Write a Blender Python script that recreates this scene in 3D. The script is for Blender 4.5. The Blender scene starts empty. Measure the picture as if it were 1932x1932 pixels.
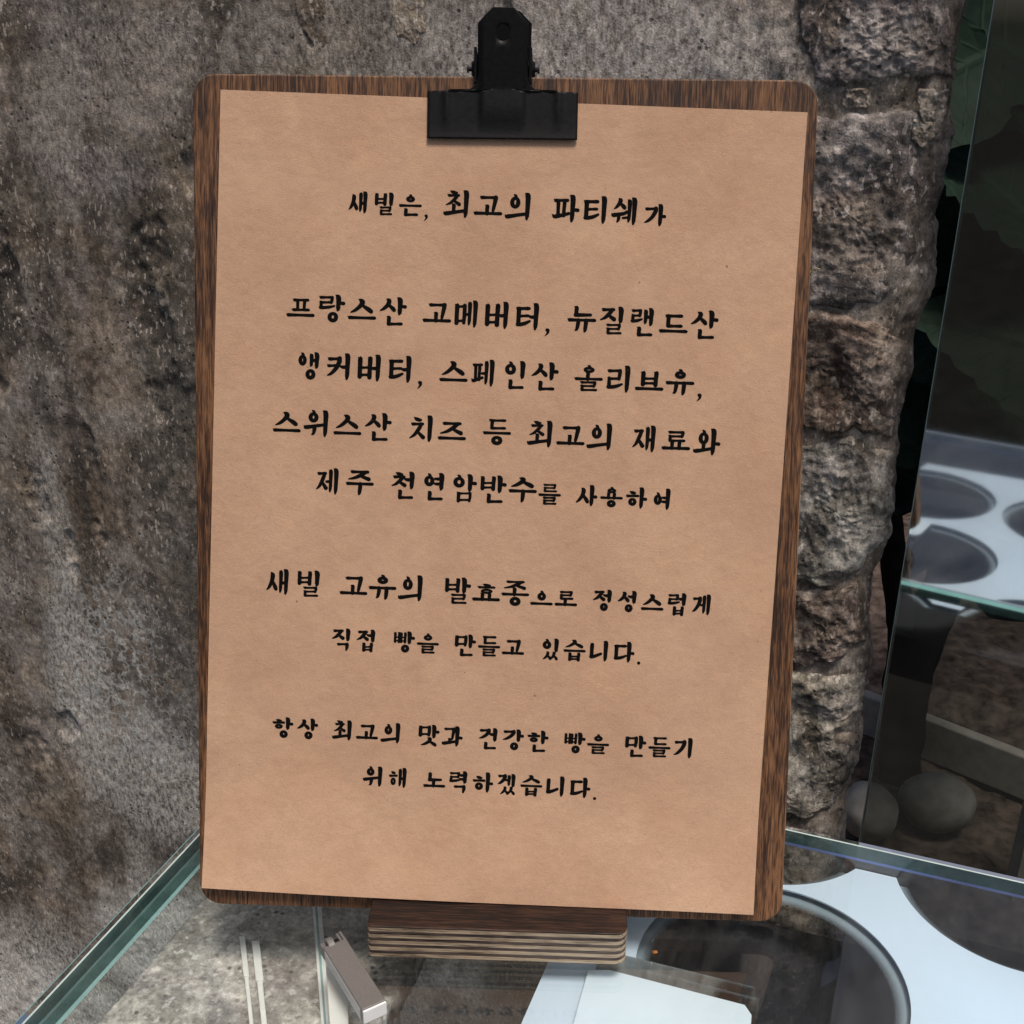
import bpy, bmesh, math, random
import numpy as np
from mathutils import Vector, Matrix, noise as mnoise
R = math.radians
random.seed(7)
SC = bpy.context.scene
COL = SC.collection

# ------------------------------------------------------------------ camera
CAM = Vector((0.01883, -0.34482, 0.32761))
yaw, pitch, roll = -0.0324, 0.41132, 0.00906
fw = Vector((math.sin(yaw)*math.cos(pitch), math.cos(yaw)*math.cos(pitch), -math.sin(pitch)))
rt = Vector((math.cos(yaw), -math.sin(yaw), 0))
up = rt.cross(fw)
r2 = rt*math.cos(roll) + up*math.sin(roll)
u2 = up*math.cos(roll) - rt*math.sin(roll)
cd = bpy.data.cameras.new('camera'); cam = bpy.data.objects.new('camera', cd); COL.objects.link(cam)
cam.matrix_world = Matrix(((r2.x, u2.x, -fw.x, CAM.x), (r2.y, u2.y, -fw.y, CAM.y), (r2.z, u2.z, -fw.z, CAM.z), (0, 0, 0, 1)))
cd.sensor_width = 36; cd.lens = 36*2170.6/1932; cd.clip_start = 0.01; cd.clip_end = 500
SC.camera = cam

# ------------------------------------------------------------------ light
SUN_EL, SUN_AZ = R(70), R(155)      # azimuth clockwise from +Y : light comes from behind and to the right of the camera
w = bpy.data.worlds.new('World'); SC.world = w; w.use_nodes = True
nt = w.node_tree; nt.nodes.clear()
sky = nt.nodes.new('ShaderNodeTexSky'); sky.sky_type = 'NISHITA'; sky.sun_disc = False
sky.sun_elevation = SUN_EL; sky.sun_rotation = SUN_AZ; sky.air_density = 0.8; sky.dust_density = 5.0; sky.ozone_density = 1.0
bg = nt.nodes.new('ShaderNodeBackground'); bg.inputs[1].default_value = 0.085
wo = nt.nodes.new('ShaderNodeOutputWorld')
nt.links.new(sky.outputs[0], bg.inputs[0]); nt.links.new(bg.outputs[0], wo.inputs[0])
sd = bpy.data.lights.new('sun', 'SUN'); sd.energy = 2.6; sd.angle = R(16); sd.color = (1.0, 0.90, 0.80)
sun = bpy.data.objects.new('sun', sd); COL.objects.link(sun)
dirv = Vector((math.sin(SUN_AZ)*math.cos(SUN_EL), math.cos(SUN_AZ)*math.cos(SUN_EL), math.sin(SUN_EL)))
sun.rotation_euler = (-dirv).to_track_quat('-Z', 'Y').to_euler()
SC.view_settings.view_transform = 'Standard'; SC.view_settings.look = 'None'
SC.view_settings.exposure = 0.0; SC.view_settings.gamma = 1
SC.cycles.max_bounces = 12; SC.cycles.transparent_max_bounces = 16; SC.cycles.glossy_bounces = 6
SC.cycles.use_denoising = True

# ------------------------------------------------------------------ node helpers
class NT:
    def __init__(s, name):
        s.m = bpy.data.materials.new(name); s.m.use_nodes = True
        s.t = s.m.node_tree; s.t.nodes.clear()
        s.out = s.n('ShaderNodeOutputMaterial')
    def n(s, typ, **kw):
        x = s.t.nodes.new(typ)
        for k, v in kw.items(): setattr(x, k, v)
        return x
    def l(s, a, b): s.t.links.new(a, b)
    def put(s, sock, v):
        if isinstance(v, bpy.types.NodeSocket): s.l(v, sock)
        elif isinstance(v, (tuple, list)) and len(v) == 3 and sock.type == 'RGBA': sock.default_value = (*v, 1)
        else: sock.default_value = v
    def coord(s, kind='Object', scale=(1, 1, 1), loc=(0, 0, 0), rot=(0, 0, 0)):
        c = s.n('ShaderNodeTexCoord'); m = s.n('ShaderNodeMapping')
        s.l(c.outputs[kind], m.inputs[0]); m.inputs['Scale'].default_value = scale
        m.inputs['Location'].default_value = loc; m.inputs['Rotation'].default_value = rot
        return m.outputs[0]
    def noise(s, vec, scale, detail=4, rough=.55, dist=0, dim='3D', w=0):
        x = s.n('ShaderNodeTexNoise', noise_dimensions=dim)
        if dim == '4D': x.inputs['W'].default_value = w
        s.l(vec, x.inputs['Vector']); x.inputs['Scale'].default_value = scale
        x.inputs['Detail'].default_value = detail; x.inputs['Roughness'].default_value = rough; x.inputs['Distortion'].default_value = dist
        return x.outputs[0]
    def voro(s, vec, scale, feature='F1', rnd=1):
        x = s.n('ShaderNodeTexVoronoi', feature=feature); s.l(vec, x.inputs['Vector']); x.inputs['Scale'].default_value = scale
        x.inputs['Randomness'].default_value = rnd
        return x.outputs['Distance']
    def ramp(s, fac, stops, interp='LINEAR'):
        x = s.n('ShaderNodeValToRGB'); s.l(fac, x.inputs[0]); e = x.color_ramp.elements; x.color_ramp.interpolation = interp
        while len(e) < len(stops): e.new(.5)
        for i, (p, c) in enumerate(stops):
            e[i].position = p
            c = (c, c, c) if not isinstance(c, (tuple, list)) else c
            e[i].color = (*c, 1)
        return x.outputs[0]
    def mix(s, fac, a, b, blend='MIX'):
        x = s.n('ShaderNodeMix', data_type='RGBA', blend_type=blend)
        s.put(x.inputs[0], fac); s.put(x.inputs[6], a); s.put(x.inputs[7], b)
        return x.outputs[2]
    def math(s, op, a, b=0, clamp=False):
        x = s.n('ShaderNodeMath', operation=op, use_clamp=clamp); s.put(x.inputs[0], a); s.put(x.inputs[1], b)
        return x.outputs[0]
    def blob(s, vec, c, r, soft=1.0):
        # soft ellipse mask around c with radii r (1 inside, 0 outside)
        m = s.n('ShaderNodeMapping', vector_type='TEXTURE'); s.l(vec, m.inputs[0])
        m.inputs['Location'].default_value = c; m.inputs['Scale'].default_value = r
        l = s.n('ShaderNodeVectorMath', operation='LENGTH'); s.l(m.outputs[0], l.inputs[0])
        mr = s.n('ShaderNodeMapRange', interpolation_type='SMOOTHSTEP'); s.l(l.outputs['Value'], mr.inputs[0])
        mr.inputs[1].default_value = 1 + soft*.5; mr.inputs[2].default_value = max(0, 1 - soft); mr.inputs[3].default_value = 0; mr.inputs[4].default_value = 1
        return mr.outputs[0]
    def bump(s, h, strength=.5, dist=.001, normal=None):
        x = s.n('ShaderNodeBump'); s.put(x.inputs['Height'], h); x.inputs['Strength'].default_value = strength
        x.inputs['Distance'].default_value = dist
        if normal: s.l(normal, x.inputs['Normal'])
        return x.outputs[0]
    def pbr(s, color, rough=.6, metal=0, normal=None, spec=.5, coat=0, **kw):
        x = s.n('ShaderNodeBsdfPrincipled'); s.put(x.inputs['Base Color'], color); s.put(x.inputs['Roughness'], rough)
        s.put(x.inputs['Metallic'], metal); s.put(x.inputs['Specular IOR Level'], spec); x.inputs['Coat Weight'].default_value = coat
        for k, v in kw.items(): s.put(x.inputs[k], v)
        if normal: s.l(normal, x.inputs['Normal'])
        s.l(x.outputs[0], s.out.inputs[0]); return x

def mat_stone(name, dark, mid, light, seed=0, wall=False, grain=1.0, warm=(1.06, .97, .84), bumpy=.55):
    s = NT(name); ob = s.coord('Object'); v = s.coord('Object', loc=(seed*3.1, seed*1.7, seed))
    vs = s.coord('Object', scale=(1, 1, .55), loc=(seed*1.1, 0, seed))
    fine = s.noise(v, 1000*grain, 2, .6); grit = s.noise(vs, 430*grain, 3, .7); clot = s.noise(v, 120, 5, .68, .3)
    patchy = s.noise(vs, 30, 7, .68, .5); big = s.noise(vs, 8, 4, .6, .3)
    t = s.math('ADD', s.math('MULTIPLY', patchy, .55), s.math('MULTIPLY', clot, .30)); t = s.math('ADD', t, s.math('MULTIPLY', big, .30))
    c = s.ramp(t, [(.44, tuple(q*.7 for q in dark)), (.52, dark), (.575, mid), (.64, light), (.72, tuple(min(1, q*1.35) for q in light))])
    c = s.mix(s.ramp(s.noise(v, 18, 4, .6, .5), [(.45, 0), (.60, .8)]), c, s.mix(1, c, warm, 'MULTIPLY'))
    c = s.mix(s.ramp(s.noise(v, 26, 3, .6, 1), [(.52, 0), (.66, .7)]), c, s.mix(1, c, (1.02, .97, 1.03), 'MULTIPLY'))
    if wall:
        warp = s.noise(ob, 24, 6, .68)
        def patch(cx, cz, rx, rz, soft=1.0):
            m = s.blob(ob, (cx, 0, cz), (rx, 5, rz), soft)
            k = s.math('SUBTRACT', s.math('MULTIPLY', m, 1.9), warp)
            return s.ramp(k, [(.12, 0), (.85, 1)])
        white = (.52, .50, .46)
        for (cx, cz, rx, rz, a) in ((-.55, -.13, .035, .12, .8), (-.49, -.20, .08, .07, .85), (-.545, .0, .018, .09, .6), (-.47, -.16, .04, .03, .6), (-.60, -.45, .15, .10, .7), (-.40, -.36, .20, .10, .8), (-.30, -.46, .25, .12, .8), (-.515, -.30, .02, .06, .4)):
            c = s.mix(s.math('MULTIPLY', patch(cx, cz, rx, rz), s.math('MULTIPLY', s.ramp(grit, [(.40, .25), (.55, 1)]), a)), c, white)
        blot = s.ramp(s.noise(s.mixvec(ob, 40, .012), 34, 6, .66, .6), [(.38, .25), (.47, .8), (.54, 1)])  # pale blotches, brightened to offset the dim light below the glass
        for (cx, cz, rx, rz, a) in ((-.44, -.37, .16, .11, 1), (-.30, -.34, .12, .09, .9), (-.36, -.50, .28, .14, 1), (-.62, -.50, .16, .10, .7)):
            c = s.mix(s.math('MULTIPLY', patch(cx, cz, rx, rz), s.math('MULTIPLY', blot, a)), c, (.90, .87, .80))
        veins = s.ramp(s.voro(s.mixvec(ob, 90, .008), 62, 'DISTANCE_TO_EDGE'), [(.0, 1), (.06, .6), (.12, 0)])
        vm = s.math('MULTIPLY', patch(-.505, -.115, .075, .10, 1.2), s.math('MULTIPLY', veins, s.ramp(clot, [(.38, .3), (.50, .95)])))
        c = s.mix(vm, c, (.56, .57, .54))
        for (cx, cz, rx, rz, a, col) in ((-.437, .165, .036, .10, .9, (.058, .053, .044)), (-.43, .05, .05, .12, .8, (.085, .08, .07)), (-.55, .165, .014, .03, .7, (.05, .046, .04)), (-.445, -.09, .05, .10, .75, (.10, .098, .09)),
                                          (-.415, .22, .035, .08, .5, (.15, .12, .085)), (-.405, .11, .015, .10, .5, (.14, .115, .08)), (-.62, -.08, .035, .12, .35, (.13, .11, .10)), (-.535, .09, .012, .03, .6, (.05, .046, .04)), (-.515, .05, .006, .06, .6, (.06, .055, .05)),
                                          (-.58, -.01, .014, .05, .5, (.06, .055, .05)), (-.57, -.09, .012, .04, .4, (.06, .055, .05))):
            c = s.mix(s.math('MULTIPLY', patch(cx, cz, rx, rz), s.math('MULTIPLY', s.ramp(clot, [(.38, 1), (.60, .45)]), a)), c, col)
        for (cx, cz, rx, rz, a, col) in ((-.17, .305, .12, .05, .85, (.46, .42, .39)), (-.29, .315, .07, .035, .5, (.42, .38, .33)), (-.44, .30, .07, .045, .55, (.42, .375, .34)), (-.50, .26, .03, .05, .45, (.40, .36, .32)), (-.10, .27, .05, .04, .5, (.42, .39, .36)), (-.47, .24, .05, .02, .4, (.38, .34, .33))):
            c = s.mix(s.math('MULTIPLY', patch(cx, cz, rx, rz), s.math('MULTIPLY', s.ramp(grit, [(.40, .35), (.56, 1)]), a)), c, col)
    # grit: bright grains and dark pores
    c = s.mix(1, c, s.ramp(grit, [(.30, .50), (.42, .86), (.52, 1.0), (.60, 1.18), (.70, 1.6)]), 'MULTIPLY')
    c = s.mix(.5, c, s.ramp(fine, [(.30, .55), (.46, .95), (.6, 1.12), (.72, 1.7)]), 'MULTIPLY')
    fl = s.math('MULTIPLY', s.ramp(s.noise(vs, 400*grain, 2, .5), [(.60, 0), (.66, .75)]), s.ramp(s.noise(v, 16, 4, .6), [(.42, .15), (.58, 1)]))
    c = s.mix(fl, c, tuple(min(.75, q*1.7) for q in light))
    po = s.math('MULTIPLY', s.ramp(s.voro(v, 210), [(.0, 1), (.16, .8), (.26, 0)]), s.ramp(s.noise(v, 40, 3, .6), [(.50, 0), (.60, .85)]))
    c = s.mix(po, c, (.028, .025, .022))
    h = s.math('ADD', s.math('MULTIPLY', fine, .6), s.math('MULTIPLY', grit, .8))
    h = s.math('SUBTRACT', h, s.math('MULTIPLY', po, .8))
    s.pbr(c, s.ramp(fine, [(.4, .9), (.7, .6)]), normal=s.bump(h, bumpy, .0009), spec=.3)
    return s.m
def _mixvec(s, vec, scale, amt):
    x = s.n('ShaderNodeTexNoise'); s.l(vec, x.inputs['Vector']); x.inputs['Scale'].default_value = scale
    a = s.n('ShaderNodeVectorMath', operation='MULTIPLY_ADD'); s.l(x.outputs['Color'], a.inputs[0]); a.inputs[1].default_value = (amt*4,)*3; s.l(vec, a.inputs[2])
    return a.outputs[0]
NT.mixvec = _mixvec

def mat_wood(name, axis=1, dark=(.022, .010, .006), mid=(.070, .031, .0145), light=(.235, .112, .048), grain=1.0, pores=1.0):
    s = NT(name)
    def st_(k): return s.coord('Object', scale=tuple(k if i == axis else 1 for i in range(3)))
    a = s.noise(st_(.07), 1700*grain, 3, .6); b = s.noise(st_(.04), 520*grain, 4, .6, .4); d = s.noise(st_(.2), 48, 5, .62, .5); e = s.noise(s.coord('Object'), 13, 4, .6)
    p_ = s.noise(st_(.06), 900*grain, 2, .5)
    t = s.math('ADD', s.math('ADD', s.math('MULTIPLY', a, .50), s.math('MULTIPLY', b, .30)), s.math('MULTIPLY', d, .28))
    t = s.math('ADD', t, s.math('MULTIPLY', e, .24))
    c = s.ramp(t, [(.57, dark), (.645, mid), (.70, tuple((x+y)/2 for x, y in zip(mid, light))), (.78, light)])
    c = s.mix(s.ramp(p_, [(.55, 0), (.66, .6*pores)]), c, tuple(q*.55 for q in dark))
    c = s.mix(s.ramp(p_, [(.34, .45), (.42, 0)]), c, light)
    nb = s.bump(s.math('SUBTRACT', a, p_), .35, .0003)
    s.pbr(c, s.ramp(a, [(.3, .65), (.7, .45)]), normal=nb, spec=.35)
    return s.m

def mat_paper():
    s = NT('kraft_paper'); v = s.coord('Object')
    fine = s.noise(s.coord('Object', scale=(1, 1.8, 1), rot=(0, 0, .35)), 1300, 3, .65); med = s.noise(s.coord('Object', scale=(1, 1.7, 1), rot=(0, 0, .5)), 170, 5, .62, .8); big = s.noise(v, 22, 5, .62, .4)
    c = s.ramp(big, [(.34, (.480, .300, .195)), (.5, (.520, .330, .215)), (.66, (.565, .366, .240))])
    c = s.mix(.6, c, s.ramp(med, [(.32, .90), (.5, 1), (.68, 1.08)]), 'MULTIPLY')
    c = s.mix(.6, c, s.ramp(fine, [(.3, .84), (.5, 1), (.7, 1.13)]), 'MULTIPLY')
    pink = s.ramp(s.noise(v, 34, 3, .6), [(.45, 0), (.65, .8)])
    c = s.mix(pink, c, s.mix(1, c, (1.02, .98, .955), 'MULTIPLY'))
    for sc_, thr, rad_, col in ((95, .55, .05, (.16, .08, .05)), (190, .57, .07, (.24, .13, .08))):
        dots = s.ramp(s.voro(v, sc_), [(.0, 1), (rad_*.6, .8), (rad_, 0)])
        c = s.mix(s.math('MULTIPLY', dots, s.ramp(s.noise(v, 70+sc_, 2), [(thr, 0), (thr+.05, .85)])), c, col)
    for ro in (.5, -.9, 1.4):
        fib = s.ramp(s.noise(s.coord('Object', scale=(1, 9, 1), rot=(0, 0, ro)), 380, 2, .5, 1.0), [(.68, 0), (.76, .5)])
        c = s.mix(fib, c, (.36, .20, .125) if ro != 1.4 else (.68, .48, .33))
    h = s.math('ADD', s.math('MULTIPLY', fine, .6), s.math('MULTIPLY', s.noise(v, 300, 4, .6), .9))
    h = s.math('ADD', h, s.math('MULTIPLY', s.noise(v, 60, 3, .5, .6), 2.0))
    s.pbr(c, .8, normal=s.bump(h, .35, .0006), spec=.25)
    return s.m

def mat_ink():
    s = NT('black_ink'); v = s.coord('Object')
    chip = s.math('MULTIPLY', s.ramp(s.noise(v, 1500, 3, .7), [(.66, 0), (.72, .55)]), s.ramp(s.noise(v, 60, 2), [(.50, 0), (.62, 1)]))
    c = s.mix(chip, (.0045, .0042, .0042), (.16, .10, .07))
    s.pbr(c, .9, spec=.08); return s.m

def mat_simple(name, col, rough=.5, metal=0, spec=.5, var=.15, scale=200, bump=0):
    s = NT(name); v = s.coord('Object'); n = s.noise(v, scale, 5, .6)
    c = s.mix(1, col, s.ramp(n, [(.3, 1-var), (.7, 1+var)]), 'MULTIPLY')
    s.pbr(c, s.ramp(n, [(.3, max(0, rough-.08)), (.7, min(1, rough+.08))]), metal=metal, spec=spec, normal=s.bump(n, bump, .0004) if bump else None)
    return s.m

def mat_glass(name, tint=(.93, .97, .96), base=.0, fres=1.0, ior=1.5, rough=0, haze=0.0):
    # thin sheet: tinted transparency plus mirror reflection that grows towards grazing
    s = NT(name)
    tr = s.n('ShaderNodeBsdfTransparent'); tr.inputs[0].default_value = (*tint, 1)
    gl = s.n('ShaderNodeBsdfGlossy'); gl.inputs[0].default_value = (1, 1, 1, 1); gl.inputs['Roughness'].default_value = rough
    fr = s.n('ShaderNodeFresnel'); fr.inputs[0].default_value = ior
    f = s.math('ADD', s.math('MULTIPLY', fr.outputs[0], fres), base, True)
    mx = s.n('ShaderNodeMixShader'); s.l(f, mx.inputs[0]); s.l(tr.outputs[0], mx.inputs[1]); s.l(gl.outputs[0], mx.inputs[2])
    last = mx.outputs[0]
    if haze:
        df = s.n('ShaderNodeBsdfDiffuse'); df.inputs[0].default_value = (.7, .72, .72, 1)
        v = s.coord('Object')
        dust = s.ramp(s.noise(v, 700, 3, .7), [(.62, 0), (.78, 1)])
        smear = s.ramp(s.noise(s.coord('Object', scale=(1, .35, 1)), 30, 5, .6, .8), [(.45, 0), (.75, 1)])
        sp = s.ramp(s.voro(v, 110), [(0, 1), (.035, .8), (.055, 0)])
        g = s.ramp(s.noise(v, 130, 1), [(.60, 0), (.64, 1)])
        k = s.math('ADD', s.math('MULTIPLY', s.math('ADD', dust, smear), haze), s.math('MULTIPLY', s.math('MULTIPLY', sp, g), .5), True)
        m2 = s.n('ShaderNodeMixShader'); s.l(k, m2.inputs[0]); s.l(last, m2.inputs[1]); s.l(df.outputs[0], m2.inputs[2]); last = m2.outputs[0]
    s.l(last, s.out.inputs[0]); return s.m

M = {}
M['wall'] = mat_stone('plastered_stone', (.112, .095, .079), (.215, .186, .157), (.335, .30, .262), wall=True)
M['mortar'] = mat_stone('mortar', (.11, .09, .072), (.22, .188, .155), (.36, .315, .265), seed=3)
M['basalt'] = mat_stone('basalt', (.092, .080, .074), (.185, .163, .150), (.34, .305, .285), seed=5, grain=.85, bumpy=.95)
M['basalt_brown'] = mat_stone('brown_basalt', (.072, .054, .044), (.160, .128, .108), (.34, .29, .25), seed=8, grain=.85, bumpy=.8)
M['lichen_stone'] = mat_stone('lichen_stone', (.095, .085, .070), (.21, .197, .17), (.42, .40, .36), seed=11, grain=.85, bumpy=.8)
M['pale_stone'] = mat_stone('pale_stone', (.17, .145, .12), (.26, .225, .19), (.38, .34, .29), seed=13)
M['cast_floor'] = mat_stone('cast_floor', (.27, .265, .26), (.41, .40, .385), (.58, .565, .54), seed=21, grain=.6, bumpy=.25, warm=(1.02, 1, .96))
M['board'] = mat_wood('walnut_stain')
M['board_edge'] = mat_wood('worn_edge', dark=(.03, .015, .009), mid=(.12, .062, .032), light=(.34, .19, .095))
M['stand_top'] = mat_wood('dark_walnut_stain', axis=0, dark=(.006, .003, .0022), mid=(.020, .009, .006), light=(.055, .025, .014))
M['ply_light'] = mat_wood('pale_ply', axis=0, dark=(.12, .085, .06), mid=(.31, .24, .16), light=(.50, .40, .28), grain=.9)
M['ply_dark'] = mat_wood('dark_ply', axis=0, dark=(.020, .014, .013), mid=(.055, .038, .034), light=(.12, .085, .070), grain=.9)
M['paper'] = mat_paper(); M['ink'] = mat_ink()
M['black_metal'] = mat_simple('black_painted_metal', (.0048, .0050, .0055), .5, 0, .18, .35, 700, .12)
M['black_matte'] = mat_simple('dull_black_metal', (.0045, .0047, .005), .9, 0, .03, .3, 900)
M['black_shiny'] = mat_simple('black_rivet', (.01, .01, .01), .18, 0, .6, .2)
M['glass_top'] = mat_glass('top_glass', (.93, .965, .955), .015, 1.15, 1.55, haze=.05)
M['glass_panel'] = mat_glass('panel_glass', (.93, .97, .97), .0, .6)
M['edge_bright'] = mat_simple('ground_glass_edge', (.30, .70, .68), .35, 0, .5, .12, 60)
M['edge_pale'] = mat_simple('pale_glass_edge', (.50, .62, .60), .2, 0, .9, .15, 60)
M['edge_teal'] = mat_simple('green_glass_edge', (.045, .095, .095), .12, 0, .6, .25, 120)
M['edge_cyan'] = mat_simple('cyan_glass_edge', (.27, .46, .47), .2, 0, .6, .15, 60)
M['edge_violet'] = mat_simple('violet_glass_edge', (.16, .22, .50), .3, 0, .5, .1, 60)
M['reflection_white'] = mat_simple('reflected_white', (.60, .72, .87), .35, 0, .4, .035, 14)
M['reflection_rim'] = mat_simple('grey_reflection_rim', (.37, .44, .47), .35, 0, .4, .05, 30)
def mat_rim():
    # blurred edge of the built reflection, fading out towards each hole
    s = NT('soft_reflection_rim'); v = s.coord('Object'); m = None
    for cx, cy in [(.2475, -.080), (.2300, .0235), (.3400, .0090), (.228, -.190), (.338, -.182), (.445, -.09)]:
        d = s.n('ShaderNodeVectorMath', operation='DISTANCE'); s.l(v, d.inputs[0]); d.inputs[1].default_value = (cx, cy, 0)
        m = d.outputs['Value'] if m is None else s.math('MINIMUM', m, d.outputs['Value'])
    k = s.ramp(s.math('MULTIPLY', s.math('SUBTRACT', m, .0455), 100), [(.05, 0), (.22, .35), (.45, .95), (1, 1)])
    d1 = s.n('ShaderNodeBsdfDiffuse'); d1.inputs[0].default_value = (.27, .34, .40, 1); tr = s.n('ShaderNodeBsdfTransparent')
    mx = s.n('ShaderNodeMixShader'); s.l(k, mx.inputs[0]); s.l(tr.outputs[0], mx.inputs[1]); s.l(d1.outputs[0], mx.inputs[2]); s.l(mx.outputs[0], s.out.inputs[0])
    return s.m
M['reflection_rim'] = mat_rim()
M['reflection_pale'] = mat_simple('bright_reflection', (.66, .77, .88), .5, 0, .4, .03, 40)
M['reflection_grey'] = mat_glass('grey_reflection', (.62, .66, .68), .03, .8, haze=.22)
M['void'] = mat_simple('dark_gap_fill', (.020, .021, .026), .7, 0, .2, .3, 40)
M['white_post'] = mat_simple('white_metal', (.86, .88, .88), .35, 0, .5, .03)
M['glass_glint'] = mat_simple('painted_glint', (.86, .88, .88), .25, 0, .6, .05)
M['grey_metal'] = mat_simple('grey_metal', (.17, .165, .16), .42, .2, .5, .12, 1500, .15)
M['grey_side'] = mat_simple('satin_metal_side', (.50, .50, .50), .4, .4, .5, .08, 600)
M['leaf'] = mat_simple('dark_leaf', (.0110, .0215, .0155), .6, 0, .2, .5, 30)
def mat_leaf():
    # broad leaf with a paler midrib and side veins, laid out in the leaf's own coordinates
    s = NT('veined_leaf'); tc = s.n('ShaderNodeTexCoord'); sp = s.n('ShaderNodeSeparateXYZ'); s.l(tc.outputs['Object'], sp.inputs[0])
    ax_ = s.math('ABSOLUTE', sp.outputs[0]); yy = s.math('SUBTRACT', sp.outputs[1], s.math('MULTIPLY', ax_, .9))
    w_ = s.math('ABSOLUTE', s.math('SUBTRACT', s.math('FRACT', s.math('MULTIPLY', yy, 8)), .5))
    vein = s.math('MAXIMUM', s.ramp(w_, [(.0, 1), (.05, .5), (.11, 0)]), s.ramp(ax_, [(.0, 1), (.014, .8), (.03, 0)]))
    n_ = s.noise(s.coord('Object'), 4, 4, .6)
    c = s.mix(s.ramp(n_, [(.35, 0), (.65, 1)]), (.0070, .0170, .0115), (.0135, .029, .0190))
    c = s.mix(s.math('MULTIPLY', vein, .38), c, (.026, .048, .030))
    s.pbr(c, .65, normal=s.bump(vein, .25, .01), spec=.10); return s.m
M['veined_leaf'] = mat_leaf()
M['bark'] = mat_simple('dark_bark', (.014, .012, .011), .9, 0, .05, .5, 60, .5)
M['dead_leaf'] = mat_simple('dead_leaf', (.10, .05, .03), .8, 0, .2, .4, 60)
M['soil'] = mat_simple('soil', (.11, .083, .070), .95, 0, .1, .8, 60, .8)
M['floor'] = mat_simple('floor_stone', (.010, .010, .009), .9, 0, .0, .35, 9, .3)
M['pebble'] = mat_simple('grey_pebble', (.27, .26, .24), .7, 0, .3, .3, 60, .3)
M['kerb'] = mat_simple('pale_kerb', (.42, .39, .36), .8, 0, .3, .2, 60, .3)
M['window'] = mat_glass('mirror_window', (.85, .92, .89), .68, .6, 1.5, rough=.04)
M['window_edge'] = mat_simple('window_glass_edge', (.18, .25, .25), .15, 0, .8, .2, 40)
M['hair'] = mat_simple('straw_fibre', (.45, .35, .20), .6)
M['crumb'] = mat_simple('brown_crumb', (.33, .13, .04), .7, 0, .3, .4, 900, .5)

# ------------------------------------------------------------------ object helpers
def tag(o, label=None, cat=None, group=None, kind=None):
    if label: o['label'] = label
    if cat: o['category'] = cat
    if group: o['group'] = group
    if kind: o['kind'] = kind
    return o
def empty(name, loc=(0, 0, 0), rot=(0, 0, 0), parent=None):
    o = bpy.data.objects.new(name, None); COL.objects.link(o); o.location = loc; o.rotation_euler = rot
    o.empty_display_size = .02
    if parent: o.parent = parent
    return o
def link(name, me, parent=None, loc=(0, 0, 0), rot=(0, 0, 0)):
    o = bpy.data.objects.new(name, me); COL.objects.link(o); o.location = loc; o.rotation_euler = rot
    if parent: o.parent = parent
    return o
def obj(name, bm, mats, parent=None, smooth=False, loc=(0, 0, 0), rot=(0, 0, 0)):
    me = bpy.data.meshes.new(name); bm.to_mesh(me); bm.free()
    for m in (mats if isinstance(mats, (list, tuple)) else [mats]): me.materials.append(M[m])
    if smooth:
        for p in me.polygons: p.use_smooth = True
    return link(name, me, parent, loc, rot)
def grid_obj(name, P, mats, parent=None, loc=(0, 0, 0), rot=(0, 0, 0), mask=None, matidx=None):
    # P: (ny, nx, 3) array
    ny, nx = P.shape[:2]
    me = bpy.data.meshes.new(name)
    idx = np.arange(ny*nx).reshape(ny, nx)
    q = np.stack([idx[:-1, :-1], idx[:-1, 1:], idx[1:, 1:], idx[1:, :-1]], -1).reshape(-1, 4)
    me.vertices.add(ny*nx); me.vertices.foreach_set('co', P.reshape(-1).astype(np.float32))
    me.loops.add(q.size); me.loops.foreach_set('vertex_index', q.reshape(-1).astype(np.int32))
    me.polygons.add(len(q)); me.polygons.foreach_set('loop_start', np.arange(0, q.size, 4, dtype=np.int32))
    me.polygons.foreach_set('use_smooth', np.ones(len(q), dtype=bool))
    me.update(calc_edges=True); me.validate()
    for m in (mats if isinstance(mats, (list, tuple)) else [mats]): me.materials.append(M[m])
    return link(name, me, parent, loc, rot)
def rrect(x0, y0, x1, y1, r, n=8):
    rs = r if isinstance(r, (list, tuple)) else (r,)*4
    pts = []
    for (cx, cy, a0, rr) in ((x1, y1, 0, rs[0]), (x0, y1, 90, rs[1]), (x0, y0, 180, rs[2]), (x1, y0, 270, rs[3])):
        ox = cx - rr if cx == x1 else cx + rr; oy = cy - rr if cy == y1 else cy + rr
        k = n if rr > 0 else 0
        for i in range(k+1):
            a = R(a0 + 90*i/max(k, 1)); pts.append((ox + rr*math.cos(a), oy + rr*math.sin(a)))
    return pts
def prism(bm, pts, z0, z1, bev=0, seg=2, mat=0, holes=None):
    vs = [bm.verts.new((x, y, z0)) for x, y in pts]; f = bm.faces.new(vs)
    if f.normal.z > 0: pass
    r = bmesh.ops.extrude_face_region(bm, geom=[f]); tv = [v for v in r['geom'] if isinstance(v, bmesh.types.BMVert)]
    for v in tv: v.co.z = z1
    fs = set(f for v in vs+tv for f in v.link_faces)
    for g in fs: g.material_index = mat
    bmesh.ops.recalc_face_normals(bm, faces=list(fs))
    if bev:
        ed = list({e for v in vs+tv for e in v.link_edges if abs(e.verts[0].co.z - e.verts[1].co.z) < 1e-9})
        b = bmesh.ops.bevel(bm, geom=ed, offset=bev, segments=seg, affect='EDGES', profile=.5)
    return bm
def box(bm, x0, x1, y0, y1, z0, z1, bev=0, mat=0):
    return prism(bm, [(x0, y0), (x1, y0), (x1, y1), (x0, y1)], z0, z1, bev, 2, mat)
def quad(bm, a, b, c, d, mat=0):
    f = bm.faces.new([bm.verts.new(p) for p in (a, b, c, d)]); f.material_index = mat; return f
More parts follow.
